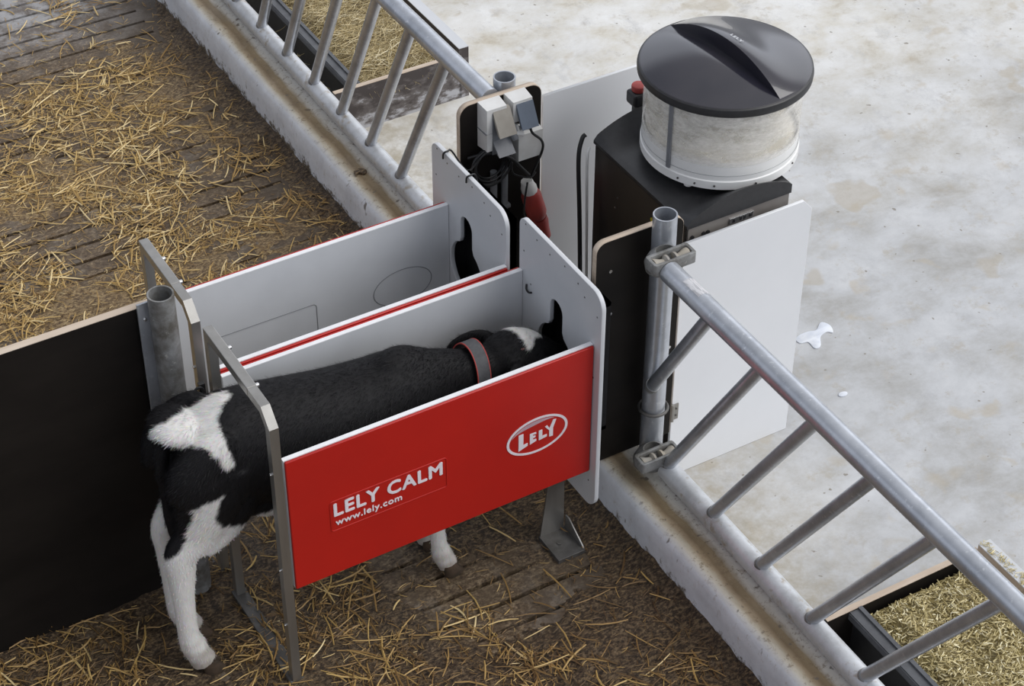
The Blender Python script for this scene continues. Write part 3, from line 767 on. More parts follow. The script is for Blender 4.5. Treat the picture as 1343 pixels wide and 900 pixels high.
    for i, (y, z) in enumerate(path):
        def nrm(a, b):
            d = Vector((b[0] - a[0], b[1] - a[1])).normalized(); return Vector((-d.y, d.x))
        if i == 0: n_ = nrm(path[0], path[1]); sc = 1
        elif i == len(path) - 1: n_ = nrm(path[-2], path[-1]); sc = 1
        else:
            a = nrm(path[i-1], path[i]); b2 = nrm(path[i], path[i+1]); n_ = (a + b2).normalized(); sc = 1 / max(0.3, n_.dot(a))
        o1 = Vector((y, z)) + n_ * t / 2 * sc; o2 = Vector((y, z)) - n_ * t / 2 * sc
        rings.append([bmg.verts.new((fx - t/2, o1.x, o1.y)), bmg.verts.new((fx + t/2, o1.x, o1.y)), bmg.verts.new((fx + t/2, o2.x, o2.y)), bmg.verts.new((fx - t/2, o2.x, o2.y))])
    for a, b2 in zip(rings, rings[1:]):
        for k in range(4): bmg.faces.new((a[k], a[(k+1) % 4], b2[(k+1) % 4], b2[k]))
    bmg.faces.new(rings[0]); bmg.faces.new(rings[-1])
    fr = part('entrance_frame', bmg, 'stainless', g, bev=0.0025)
    ym = fa + 0.115
    bmg = bmesh.new(); box(bmg, (fx - t/2 - 0.0012, ym, tz - t - 0.0012), (fx + t/2 + 0.0012, fb - 0.006, tz + 0.0012)); part('sleeve', bmg, 'stainless', fr, bev=0.002)
    for yy in (ym + 0.012, fb - 0.09):
        bmg = bmesh.new(); cyl(bmg, (fx + t/2, yy, tz - 0.010), (fx + t/2 + 0.010, yy, tz - 0.010), 0.0055, 12); part('bolt', bmg, 'bolt_metal', fr, True)
    for yy, zz_ in ((fa + t/2, 0.75), (fa + t/2, 0.42), (fa + t/2, 0.22), (fb - t/2, 0.70), (fb - t/2, 0.50)):
        bmg = bmesh.new(); cyl(bmg, (fx - t/2, yy, zz_), (fx - t/2 - 0.005, yy, zz_), 0.004, 10); part('bolt', bmg, 'bolt_metal', fr, True)
    bmg = bmesh.new(); box(bmg, (fx - 0.020, fa + 0.0, 0.0), (fx + 0.020, fb, 0.012)); part('floor_bar', bmg, 'dark_steel', fr, bev=0.002)
    # folded steel foot below the head end
    fy = ha + 0.150
    xh = x_head
    L = plate_mesh([[(xh - 0.080, 0.004), (xh - 0.002, 0.004), (xh - 0.006, 0.42), (xh - 0.045, 0.42), (xh - 0.050, 0.25)]], 0.005, XZ(fy))
    ft = part('foot', L, 'stainless', g)
    part('base_plate', B((xh - 0.082, fy - 0.108, 0.0), (xh + 0.004, fy + 0.002, 0.014)), 'dark_steel', ft, bev=0.001)
    Gs = plate_mesh([[(-fy, 0.004), (-(fy - 0.108), 0.004), (-(fy - 0.098), 0.018), (-(fy - 0.020), 0.062), (-(fy - 0.004), 0.062)]], 0.005, YZ(xh + 0.004))
    part('gusset', Gs, 'stainless', ft)
    bmg = bmesh.new(); cyl(bmg, (xh - 0.045, fy - 0.05, 0.006), (xh - 0.045, fy - 0.05, 0.016), 0.008, 6); part('anchor_bolt', bmg, 'dark_steel', ft)
    return g
def logo(parent, cx, cz, y):
    a, b = 0.092, 0.060
    ring = plate_mesh([ell(cx, cz, a, b, 64), ell(cx, cz, a - 0.0075, b - 0.0065, 64)], 0.0014, XZ(y - 0.0008)); part('logo_ring', ring, 'white_print', parent)
    fld = plate_mesh([ell(cx, cz, a - 0.0075, b - 0.0065, 64)], 0.0004, XZ(y - 0.0002)); part('logo_field', fld, 'red_skin', parent)
    # highlight sickle along the upper left of the oval
    pts = []
    n = 22
    for k in range(n + 1):
        t = math.radians(162 - k / n * 110); pts.append((cx + (a - 0.011) * math.cos(t), cz + (b - 0.010) * math.sin(t)))
    for k in range(n, -1, -1):
        f = k / n; t = math.radians(162 - f * 110); s = 1 - 0.26 * math.sin(PI * f)
        pts.append((cx + (a - 0.0115) * math.cos(t) * (1 - 0.06 * math.sin(PI * f)), cz + (b - 0.0105) * math.sin(t) * s))
    part('logo_sickle', plate_mesh([pts], 0.0006, XZ(y - 0.0006)), 'logo_grey', parent)
    # letters L E L Y: tall, small, small, tall, with bottoms following the oval
    def P(*q): return [(cx + u, cz + v) for u, v in q]
    Ls = [P((-0.056, 0.022), (-0.042, 0.022), (-0.042, -0.017), (-0.029, -0.0155), (-0.029, -0.0245), (-0.054, -0.033), (-0.0565, -0.0345)),
          P((-0.0225, 0.0125), (-0.0035, 0.0115), (-0.0035, 0.0055), (-0.013, 0.0065), (-0.013, 0.0012), (-0.0055, 0.0006), (-0.0055, -0.005), (-0.013, -0.0055), (-0.013, -0.011), (-0.003, -0.0125), (-0.003, -0.019), (-0.0225, -0.0245)),
          P((0.0045, 0.012), (0.015, 0.012), (0.015, -0.0105), (0.029, -0.0105), (0.029, -0.018), (0.0045, -0.0215)),
          P((0.0225, 0.018), (0.030, 0.020), (0.037, 0.007), (0.044, 0.024), (0.0475, 0.0325), (0.057, 0.031), (0.0475, 0.005), (0.0475, -0.0235), (0.036, -0.0225), (0.036, 0.000))]
    for L in Ls: part('logo_letter', plate_mesh([L], 0.0016, XZ(y - 0.0009)), 'white_print', parent)
mat('logo_grey', (0.55, 0.46, 0.50), (0.45, 0.30, 0.34), 12, 0.4)
stall('feeding_stall', 'red sided calf feeding stall with white lettering, holding the calf', 0.0, 0.384, 0.897, (-0.008, 0.368), 0.0, (-0.026, 0.383), (0.205, 0.945), (0.160, 0.222), 0.0)
stall('feeding_stall', 'empty calf feeding stall behind the occupied one, open grey interior', 0.389, 0.742, 0.868, (0.448, 0.775), 0.0, (0.405, 0.815), (0.205, 0.935), (0.590, 0.655), -0.012)

# latch and chain on the post
bm = bmesh.new()
box(bm, (-0.026, 0.405, 0.690), (-0.010, 0.418, 0.735)); tube(bm, [(-0.030 + 0.012 * math.cos(a), 0.402, 0.715 + 0.016 * math.sin(a)) for a in [2*PI*k/16 for k in range(16)]], 0.004, 8, True)
o = part('latch', bm, 'black_plastic', None, True); tag(o, 'small black latch hooked on the rear stall frame', 'latch')
bm = bmesh.new()
for k in range(7):
    z0 = 0.700 - k * 0.019; M = Matrix.Translation((-0.036, 0.402, z0)) @ Matrix.Rotation(PI/2 * (k % 2), 4, 'Z')
    tube(bm, [M @ Vector((0.006 * math.cos(a), 0, 0.0125 * math.sin(a))) for a in [2*PI*j/14 for j in range(14)]], 0.0019, 6, True)
o = part('chain', bm, 'bolt_metal', None, True); tag(o, 'short shiny chain hanging from the black latch', 'chain')

# ------------------------------------------------------------------ white screens either side of the machine
def white_screen(x0, x1, y, z1, label, hinge):
    g = thing('screen_panel', label, 'panel', ((x0 + x1) / 2, y, FZ), 'white screen panels beside the machine')
    outer = [(x0, FZ + 0.001), (x1 - 0.0, FZ + 0.001), (x1, z1 - 0.035), (x1 - 0.03, z1), (x0, z1)]
    part('sheet', plate_mesh([outer], 0.010, XZ(y + 0.006), 0.001), 'screen_white', g)
    if hinge:
        bm = bmesh.new(); box(bm, (x0 - 0.022, y - 0.003, 0.205), (x0 + 0.020, y, 0.262)); cyl(bm, (x0 - 0.001, y - 0.004, 0.203), (x0 - 0.001, y - 0.004, 0.264), 0.005, 12)
        part('hinge', bm, 'stainless', g)
        for (sx, sz) in ((x0 - 0.014, 0.22), (x0 - 0.014, 0.245), (x0 + 0.012, 0.22), (x0 + 0.012, 0.245)):
            bm = bmesh.new(); cyl(bm, (sx, y - 0.003, sz), (sx, y - 0.005, sz), 0.003, 8); part('screw', bm, 'dark_steel', g)
    return g
mat('screen_white', (0.80, 0.81, 0.83), (0.77, 0.78, 0.80), 3, 0.45)
s1 = white_screen(1.284, 1.712, 0.176, 0.832, 'upright white sheet panel at right of the round gate post', True)
s2 = white_screen(1.282, 1.80, 0.903, 0.890, 'pale grey white sheet panel behind the milk machine', False)

# ------------------------------------------------------------------ the milk machine
mat('taupe_band', (0.27, 0.25, 0.23), (0.22, 0.20, 0.185), 8, 0.4, 0.2)
def machine():
    g = thing('milk_machine', 'black calf milk feeding machine with clear powder drum and dark domed lid', 'machine', (1.475, 0.44, FZ))
    x0, x1, y0, y1, zt = 1.316, 1.656, 0.212, 0.676, 0.856
    bm = bmesh.new(); box(bm, (x0 + 0.004, y0 + 0.004, FZ + 0.03), (x1, y1, zt - 0.055)); part('body', bm, 'machine_side', g, bev=0.004)
    part('side_plate', B((x0, y0 + 0.006, FZ + 0.02), (x0 + 0.0035, y1 - 0.004, zt - 0.010)), 'machine_side', g)
    part('steel_band', B((x0 + 0.006, y0, zt - 0.060), (x1 - 0.002, y1 - 0.01, zt - 0.004)), 'taupe_band', g)
    # arched cover
    bm = bmesh.new(); n = 28; m = 26; G = []
    for j in range(m + 1):
        v = j / m; y = y0 - 0.004 + (y1 - y0 + 0.008) * v; row = []
        dip = 1.0
        for i in range(n + 1):
            u = i / n; x = x0 - 0.002 + (x1 - x0 + 0.004) * u
            arch = math.sin(PI * min(1, u * 0.98 + 0.02)) ** 0.8 * 0.052 + 0.018 * u
            endk = min(1, min(v, 1 - v) / 0.10); saddle = 0.35 + 0.65 * 1.0
            z = zt + 0.006 + arch * max(0.0, 1.0 - 0.98 * min(1.0, math.sin(PI * v) * 1.9))
            if i in (0, n): z = zt + 0.004 + (0.018 if i == n else 0)
            row.append(bm.verts.new((x, y, z)))
        G.append(row)
    for j in range(m):
        for i in range(n): bm.faces.new((G[j][i], G[j][i+1], G[j+1][i+1], G[j+1][i]))
    # skirts down to the band
    ring = [G[0][i] for i in range(n + 1)] + [G[j][n] for j in range(1, m + 1)] + [G[m][i] for i in range(n - 1, -1, -1)] + [G[j][0] for j in range(m - 1, 0, -1)]
    low = [bm.verts.new((v.co.x, v.co.y, zt - 0.006)) for v in ring]
    for i in range(len(ring)):
        j = (i + 1) % len(ring); bm.faces.new((ring[i], low[i], low[j], ring[j]))
    part('arched_cover', bm, 'black_plastic', g, True)
    # lock plate and screws on the steel band, paint marks on the side plate
    bm = bmesh.new(); box(bm, (1.455, y0 - 0.004, zt - 0.040), (1.535, y0, zt - 0.022)); lk = part('lock_plate', bm, 'bolt_metal', g, bev=0.001)
    for x in (1.465, 1.488, 1.500, 1.52):
        bm = bmesh.new(); box(bm, (x, y0 - 0.0055, zt - 0.037), (x + 0.007, y0 - 0.004, zt - 0.025)); part('key_slot', bm, 'black_plastic', lk)
    for x in (1.335, 1.372, 1.386):
        bm = bmesh.new(); cyl(bm, (x, y0 + .001, zt - 0.040), (x, y0 - 0.004, zt - 0.040), 0.006, 10); part('screw', bm, 'black_plastic', g)
    for yy, z, r, mt in ((0.345, 0.748, 0.010, 'blue_paint'), (0.375, 0.775, 0.008, 'yellow_paint'), (0.36, 0.80, 0.0025, 'bolt_metal'), (0.31, 0.80, 0.003, 'bolt_metal'), (0.56, 0.70, 0.003, 'bolt_metal'), (0.44, 0.62, 0.003, 'bolt_metal'), (0.55, 0.74, 0.0025, 'bolt_metal')):
        bm = bmesh.new(); cyl(bm, (x0 + 0.001, yy, z), (x0 - 0.0008, yy, z), r, 14); part('paint_mark' if 'paint' in mt else 'screw', bm, mt, g)
    # drum
    cx, cy = 1.582, 0.452; R = 0.218
    M = Matrix.Translation((cx, cy, 0))
    bm = bmesh.new(); lathe(bm, [(0, 0.868), (R - 0.045, 0.868), (R - 0.022, 0.880), (R - 0.006, 0.889), (R + 0.003, 0.893), (R + 0.003, 0.917), (R, 0.920), (R, 0.934), (R - 0.002, 0.936), (0, 0.936)], M, 96)
    dr = part('drum_base', bm, 'drum_white', g, True)
    bm = bmesh.new(); lathe(bm, [(R - 0.001, 0.936), (R - 0.001, 0.976), (R - 0.005, 0.976), (R - 0.005, 0.936), (R - 0.001, 0.936)], M, 96); part('white_band', bm, 'drum_white', dr, True)
    bm = bmesh.new(); lathe(bm, [(R + 0.0005, 0.9345), (R + 0.0012, 0.9352), (R + 0.0005, 0.936)], M, 96); part('seam', bm, 'groove', dr, True)
    bm = bmesh.new(); lathe(bm, [(R, 0.965), (R, 1.150), (R - 0.003, 1.150), (R - 0.003, 0.965), (R, 0.965)], M, 96); part('clear_wall', bm, 'clear_plastic', g, True)
    bm = bmesh.new(); rg = []
    for j in range(14):
        r = (R - 0.010) * j / 13; row = []
        for k in range(64):
            a = 2*PI*k/64; x = cx + r*math.cos(a); y = cy + r*math.sin(a)
            z = 0.990 + 0.035 * noise.noise(Vector((x * 7, y * 7, 1))) + 0.03 * (1 - j / 13) + 0.028 * math.cos(a - 2.2) * j / 13
            row.append(bm.verts.new((x, y, z)))
            if j == 0: break
        rg.append(row)
    for k in range(64): bm.faces.new((rg[0][0], rg[1][k], rg[1][(k+1) % 64]))
    for a, b in zip(rg[1:], rg[2:]):
        for k in range(64): bm.faces.new((a[k], b[k], b[(k+1) % 64], a[(k+1) % 64]))
    lo = [bm.verts.new((v.co.x, v.co.y, 0.936)) for v in rg[-1]]
    for k in range(64): bm.faces.new((rg[-1][k], lo[k], lo[(k+1) % 64], rg[-1][(k+1) % 64]))
    part('milk_powder', bm, 'powder', g, True)
    # clamp bar of the drum wall, at the left
    a = math.radians(196); d = Vector((math.cos(a), math.sin(a), 0)); s = Vector((-math.sin(a), math.cos(a), 0))
    p = Vector((cx, cy, 0)) + d * (R + 0.003)
    bm = bmesh.new(); Rm = Matrix((s, d, Vector((0, 0, 1)))).transposed()
    box(bm, (p.x - 0.006, p.y - 0.003, 0.925), (p.x + 0.006, p.y + 0.003, 1.150), Rm); part('clamp_bar', bm, 'grey_plastic', g)
    for k, aa in enumerate((205, 218, 232, 262, 300)):
        a2 = math.radians(aa); q = Vector((cx + (R + 0.003) * math.cos(a2), cy + (R + 0.003) * math.sin(a2), 0.905)); d2 = Vector((math.cos(a2), math.sin(a2), 0))
        bm = bmesh.new(); cyl(bm, q, q + d2 * 0.003, 0.003, 8); part('screw', bm, 'dark_steel', dr)
    bm = bmesh.new(); q = Vector((cx + (R - 0.01) * math.cos(math.radians(212)), cy + (R - 0.01) * math.sin(math.radians(212)), 0.885)); cyl(bm, q, q + Vector((0, 0, 0.02)), 0.012, 16); part('drain_nipple', bm, 'white_plastic', dr, True)
    # lid: two half domes, the far one standing up in a crescent handle
    ux = Vector((0.10, -0.995, 0)).normalized(); vx = Vector((0.995, 0.10, 0)).normalized(); c = Vector((cx, cy, 0)); RL = 0.234; z0 = 1.162
    off = -0.006
    def zd(u, v): r2 = (u*u + v*v) / RL**2; return z0 + 0.040 * (1 - r2)
    bm = bmesh.new()
    def half(sg):
        rows = []; nu, nv = 64, 20
        for i in range(nu + 1):
            u = -RL * math.cos(PI * i / nu); mx = math.sqrt(max(0, RL*RL - u*u)); row = []
            for j in range(nv + 1):
                s_ = (j / nv) ** 1.3
                v0 = off if mx > abs(off) else 0
                v = v0 + (sg * mx - v0) * s_
                z = zd(u, v)
                hh = max(0, 1 - (u / (RL * 0.97)) ** 2)
                if sg > 0: z += 0.035 * hh ** 0.9 * math.exp(-((v - off) / 0.085) ** 2)
                else: z -= 0.012 * hh * math.exp(-((v - off) / 0.03) ** 2)
                row.append(bm.verts.new(c + ux * u + vx * v + Vector((0, 0, z))))
            rows.append(row)
        for a_, b_ in zip(rows, rows[1:]):
            for k in range(nv): bm.faces.new((a_[k], a_[k+1], b_[k+1], b_[k]))
        return rows
    A = half(-1); C_ = half(1)
    for i in range(64): bm.faces.new((A[i][0], A[i+1][0], C_[i+1][0], C_[i][0]))
    bmesh.ops.remove_doubles(bm, verts=bm.verts, dist=1e-5)
    lid = part('lid', bm, 'lid_black', g, True)
    bm = bmesh.new(); lathe(bm, [(RL - 0.002, 1.163), (RL + 0.004, 1.159), (RL + 0.006, 1.150), (RL + 0.005, 1.138), (RL - 0.002, 1.136), (RL - 0.010, 1.138), (RL - 0.006, 1.160), (RL - 0.002, 1.163)], M, 96); part('lid_rim', bm, 'black_plastic', lid, True)
    # small silver letters on the crest
    pc = c + ux * (-0.01) + vx * 0.016; zz_ = zd(-0.01, 0.016) + 0.035 * math.exp(-((0.016 - off) / 0.085) ** 2)
    Mt = Matrix((( ux.x, vx.x, 0, 0), (ux.y, vx.y, 0, 0), (0, 0, 1, 0), (0, 0, 0, 1)))
    tb = text_bm('LELY', 0.013, Matrix.Translation(pc + Vector((0, 0, zz_ + 0.0006))) @ Mt, 0.0003, 0.0002, 1.8)
    part('lettering', tb, 'bolt_metal', lid)
    # knob on the far side
    bm = bmesh.new(); box(bm, (1.496, 0.750, 0.862), (1.554, 0.800, 0.905)); kn = part('knob_housing', bm, 'black_plastic', g, bev=0.008)
    bm = bmesh.new(); cyl(bm, (1.525, 0.775, 0.905), (1.525, 0.775, 0.925), 0.022, 24); part('red_button', bm, 'red_plastic', kn, True, bev=0.004)
    part('knob_arm', B((1.510, 0.670, 0.825), (1.540, 0.785, 0.862)), 'black_plastic', kn)
    # feet
    for fx, fy in ((x0 + 0.04, y0 + 0.04), (x1 - 0.04, y0 + 0.04), (x0 + 0.04, y1 - 0.04), (x1 - 0.04, y1 - 0.04)):
        bm = bmesh.new(); cyl(bm, (fx, fy, FZ), (fx, fy, FZ + 0.032), 0.02, 16); part('foot', bm, 'black_rubber', g, True)
machine()
# cable and hose beside the machine
bm = bmesh.new(); tube(bm, catmull([(1.300, 0.70, 0.872), (1.288, 0.70, 0.86), (1.272, 0.69, 0.80), (1.262, 0.66, 0.62), (1.258, 0.64, 0.40), (1.26, 0.62, FZ + 0.010), (1.29, 0.60, FZ + 0.010)], 8), 0.0065, 10)
o = part('power_cable', bm, 'black_rubber', None, True); tag(o, 'thick black cable running down the left side of the milk machine', 'cable')
bm = bmesh.new(); tube(bm, catmull([(1.300, 0.680, 0.84), (1.288, 0.67, 0.80), (1.284, 0.655, 0.6), (1.282, 0.64, 0.3), (1.285, 0.63, FZ + 0.008), (1.30, 0.61, FZ + 0.008)], 8), 0.004, 10)
o = part('milk_hose', bm, 'white_plastic', None, True); tag(o, 'thin pale hose beside the thick black machine cable', 'hose')
bm = bmesh.new(); tube(bm, catmull([(1.262, 0.645, 0.50), (1.235, 0.60, 0.47), (1.215, 0.56, 0.40), (1.235, 0.58, 0.36), (1.255, 0.62, 0.40)], 8), 0.0022, 8)
o = part('thin_wire', bm, 'black_rubber', None, True); tag(o, 'thin black wire looping off the thick machine cable', 'wire')

# ------------------------------------------------------------------ sockets, cable coil and red plug on the electrical board
def ebox(bm, x0, x1, z0, z1, d, slope=0.0):
    y = B2Y - 0.0005
    v = [(x0, y, z0), (x1, y, z0), (x1, y, z1), (x0, y, z1), (x0 + .003, y - d + slope, z0 + .004), (x1 - .003, y - d + slope, z0 + .004), (x1 - .003, y - d, z1 - 0.004), (x0 + .003, y - d, z1 - 0.004)]
    V = [bm.verts.new(q) for q in v]
    for f in ((0, 1, 2, 3), (7, 6, 5, 4), (0, 4, 5, 1), (1, 5, 6, 2), (2, 6, 7, 3), (3, 7, 4, 0)): bm.faces.new([V[i] for i in f])
def flap(bm, x0, x1, ztop, zlow, ytop, ylow, th=0.012):
    v = []
    for (y, z) in ((ytop, ztop), (ylow, zlow)):
        for x in (x0, x1): v.append((x, y, z)); v.append((x, y + th, z + th * 0.2))
    V = [bm.verts.new(q) for q in v]
    # V: 0 x0top out,1 x0top in,2 x1top out,3 x1top in,4..7 low
    for f in ((0, 2, 6, 4), (1, 3, 7, 5), (0, 1, 5, 4), (2, 3, 7, 6), (0, 1, 3, 2), (4, 5, 7, 6)): bm.faces.new([V[i] for i in f])
g = thing('double_socket', 'tall white double wall socket with tan and grey flaps on the black board', 'socket', (1.09, B2Y, 0.86))
bm = bmesh.new(); ebox(bm, 1.060, 1.130, 0.800, 0.948, 0.050); part('housing', bm, 'white_plastic', g, bev=0.005)
bm = bmesh.new(); flap(bm, 1.082, 1.138, 0.935, 0.868, B2Y - 0.050, B2Y - 0.092); part('upper_flap', bm, 'tan_grey_plastic', g, bev=0.003)
bm = bmesh.new(); flap(bm, 1.082, 1.136, 0.835, 0.800, B2Y - 0.052, B2Y - 0.088); part('lower_flap', bm, 'grey_plastic', g, bev=0.003)
bm = bmesh.new(); box(bm, (1.080, B2Y - 0.0515, 0.79), (1.124, B2Y - 0.049, 0.93)); part('socket_face', bm, 'grey_plastic', g)
bm = bmesh.new(); box(bm, (1.059, B2Y - 0.0505, 0.862), (1.131, B2Y - 0.001, 0.8645)); part('joint_line', bm, 'groove', g)
g = thing('single_socket', 'white wall socket with blue-grey flap, topmost right on the black board', 'socket', (1.17, B2Y, 0.9))
bm = bmesh.new(); ebox(bm, 1.146, 1.214, 0.872, 0.948, 0.050); part('housing', bm, 'white_plastic', g, bev=0.005)
bm = bmesh.new(); flap(bm, 1.158, 1.212, 0.935, 0.868, B2Y - 0.052, B2Y - 0.088); part('flap', bm, 'blue_grey_plastic', g, bev=0.003)
g = thing('junction_box', 'cream white junction box, lowest box on the black board', 'junction box', (1.2, B2Y, 0.78))
bm = bmesh.new(); ebox(bm, 1.164, 1.250, 0.732, 0.828, 0.050); part('housing', bm, 'white_plastic', g, bev=0.006)
for x, z in ((1.180, 0.828), (1.212, 0.828)):
    bm = bmesh.new(); cyl(bm, (x, B2Y - 0.03, z - 0.002), (x, B2Y - 0.03, z + 0.012), 0.008, 12); part('cable_gland', bm, 'grey_plastic', g, True)
g = thing('socket_plug', 'grey plug and fittings between the sockets on the black board', 'plug', (1.15, B2Y - 0.04, 0.81))
bm = bmesh.new(); cyl(bm, (1.140, B2Y - 0.050, 0.872), (1.146, B2Y - 0.070, 0.832), 0.016, 18, 0.010); part('plug_body', bm, 'grey_plastic', g, True, bev=0.002)
bm = bmesh.new(); cyl(bm, (1.156, B2Y - 0.045, 0.865), (1.159, B2Y - 0.058, 0.835), 0.010, 16); cyl(bm, (1.150, B2Y - 0.065, 0.85), (1.170, B2Y - 0.07, 0.845), 0.008, 12); part('fitting', bm, 'white_plastic', g, True)
bm = bmesh.new(); tube(bm, catmull([(1.186, B2Y - 0.080, 0.872), (1.192, B2Y - 0.085, 0.848), (1.228, B2Y - 0.075, 0.805), (1.238, B2Y - 0.066, 0.765), (1.222, B2Y - 0.06, 0.715), (1.207, B2Y - 0.05, 0.665)], 8), 0.004, 10)
o = part('socket_cable', bm, 'black_rubber', None, True); tag(o, 'black cable curving from the blue-grey socket over the junction box', 'cable')
# coil
bm = bmesh.new(); pts = []
turns = 6
for k in range(turns * 28 + 1):
    a = 2*PI*k/28; r = 0.047 + 0.006 * math.sin(k * 0.11) + 0.0045 * (k // 28) * 0.7
    pts.append((1.083 + r * math.cos(a), B2Y - 0.020 - 0.0045 * (k / 28) % 0.028, 0.742 + r * math.sin(a) * 1.02))
pts += [Vector(p) for p in catmull([pts[-1], (1.15, B2Y - 0.05, 0.70), (1.20, B2Y - 0.055, 0.672), (1.225, B2Y - 0.05, 0.68)], 6)][1:]
tube(bm, pts, 0.0032, 8)
o = part('coiled_cable', bm, 'black_rubber', None, True); tag(o, 'coil of black cable hanging below the double socket', 'cable')
bm = bmesh.new(); tube(bm, catmull([(1.022, B2Y - 0.012, 0.775), (1.06, B2Y - 0.035, 0.790), (1.10, B2Y - 0.045, 0.785), (1.14, B2Y - 0.058, 0.760), (1.17, B2Y - 0.06, 0.72), (1.20, B2Y - 0.055, 0.68)], 8), 0.005, 10)
o = part('cable_bundle', bm, 'black_rubber', None, True); tag(o, 'black cable strung across the board above the coil', 'cable')
for x, nm in ((1.106, 'left'), (1.142, 'right')):
    bm = bmesh.new(); cyl(bm, (x, B2Y - 0.012, 0.23), (x, B2Y - 0.012, 0.700), 0.0105, 20)
    o = part('conduit', bm, 'grey_plastic', None, True); tag(o, 'vertical grey conduit on the black board, %s one of two' % nm, 'conduit', 'conduits on the board')
bm = bmesh.new(); box(bm, (1.092, B2Y - 0.024, 0.560), (1.158, B2Y - 0.0005, 0.572)); o = part('conduit_clip', bm, 'grey_plastic', None, bev=0.002); tag(o, 'grey clip holding the two conduits to the board', 'clip')
g = thing('power_plug', 'large red industrial plug hanging from the black board', 'plug', (1.23, B2Y - 0.03, 0.5))
pa, pb = Vector((1.203, B2Y - 0.042, 0.640)), Vector((1.262, B2Y - 0.044, 0.425)); dv = (pb - pa)
def seg(a, b): return pa + dv * a, pa + dv * b
bm = bmesh.new(); M = frame_at(pa, dv); L = dv.length
lathe(bm, [(0, 0.03), (0.024, 0.03), (0.030, 0.045), (0.031, L * 0.52), (0.026, L * 0.60), (0.020, L * 0.64), (0, L * 0.64)], M, 28); part('red_housing', bm, 'red_plastic', g, True)
bm = bmesh.new(); lathe(bm, [(0, -0.012), (0.018, -0.012), (0.020, 0.0), (0.024, 0.012), (0.024, 0.031), (0, 0.031)], M, 10); part('white_gland', bm, 'white_plastic', g, True)
bm = bmesh.new(); lathe(bm, [(0, L * 0.66), (0.026, L * 0.62), (0.028, L * 0.70), (0.024, L * 0.82), (0.022, L * 0.98), (0.014, L * 0.98), (0.013, L * 0.86), (0, L * 0.86)], M, 24); box(bm, pa + dv * 0.68 + Vector((-0.035, -0.02, -0.015)), pa + dv * 0.68 + Vector((-0.012, 0.012, 0.02))); part('locking_collar', bm, 'red_plastic', g, True)
bm = bmesh.new(); tube(bm, catmull([(1.195, B2Y - 0.055, 0.655), (1.180, B2Y - 0.065, 0.60), (1.178, B2Y - 0.07, 0.54), (1.200, B2Y - 0.085, 0.48), (1.235, B2Y - 0.08, 0.43)], 8), 0.003, 8)
o = part('plug_cable', bm, 'black_rubber', None, True); tag(o, 'thin black cable passing across the red plug', 'cable')
# two cable hooks over the head plate edge of the empty stall
for (yy) in (0.735, 0.605):
    bm = bmesh.new(); tube(bm, catmull([(0.862, yy + 0.002, 0.920), (0.863, yy, 0.938), (0.876, yy, 0.941), (0.90, yy + 0.02, 0.92), (0.96, yy * 0.5 + 0.41, 0.82 if yy > 0.7 else 0.80), (1.05, 0.865, 0.78 if yy > 0.7 else 0.70)], 6), 0.0028, 8)
    o = part('cable_hook', bm, 'black_rubber', None, True)
    tag(o, 'black cable hooked over the rear white head plate, %s' % ('nearer its upper left corner' if yy > 0.7 else 'midway along its top edge'), 'cable', 'cables hooked over the head plate')

# milk splashes on the alley floor
bm = plate_mesh([[(1.985, 0.44), (2.005, 0.455), (2.045, 0.448), (2.06, 0.462), (2.09, 0.458), (2.125, 0.452), (2.13, 0.438), (2.10, 0.430), (2.082, 0.440), (2.062, 0.428), (2.062, 0.405), (2.03, 0.395), (2.015, 0.415), (1.98, 0.420)]], 0.004, XY(FZ + 0.002), 0.0015)
bm.free()
pts = []
import itertools
base = [(1053, 432), (1062, 429), (1072, 428), (1080, 421), (1090, 424), (1093, 431), (1084, 431), (1076, 435), (1072, 443), (1064, 445), (1058, 440), (1048, 441), (1044, 436)]
sp_pts = [(2.012, 0.512), (2.042, 0.511), (2.069, 0.505), (2.104, 0.528), (2.121, 0.502), (2.108, 0.468), (2.091, 0.480), (2.061, 0.471), (2.033, 0.434), (2.010, 0.434), (2.010, 0.468), (1.984, 0.478), (1.986, 0.502)]
sm = [(p.x, p.y) for p in catmull([(x, y, 0) for x, y in sp_pts + sp_pts[:1]], 5)][:-1]
bm = plate_mesh([sm], 0.003, XY(FZ + 0.0016), 0.0012)
o = part('milk_splash', bm, 'foam_white', None, True); tag(o, 'white milk splash on the alley floor right of the white panel', 'splash')
bm = plate_mesh([ell(1.955, 0.215, 0.016, 0.010, 20)], 0.003, XY(FZ + 0.0016), 0.001)
o = part('milk_drop', bm, 'foam_white', None, True); tag(o, 'small white milk drop on the alley floor below the larger splash', 'splash')
bm = plate_mesh([[(p.x, p.y) for p in catmull([(1.075, 1.77, 0), (1.10, 1.775, 0), (1.115, 1.755, 0), (1.10, 1.74, 0), (1.085, 1.755, 0), (1.07, 1.745, 0), (1.075, 1.77, 0)], 4)][:-1]], 0.010, XY(KZ + 0.0), 0.003)
o = part('dung_clump', bm, 'manure', None, True); tag(o, 'small dark dung clump on top of the low wall at left', 'dung')

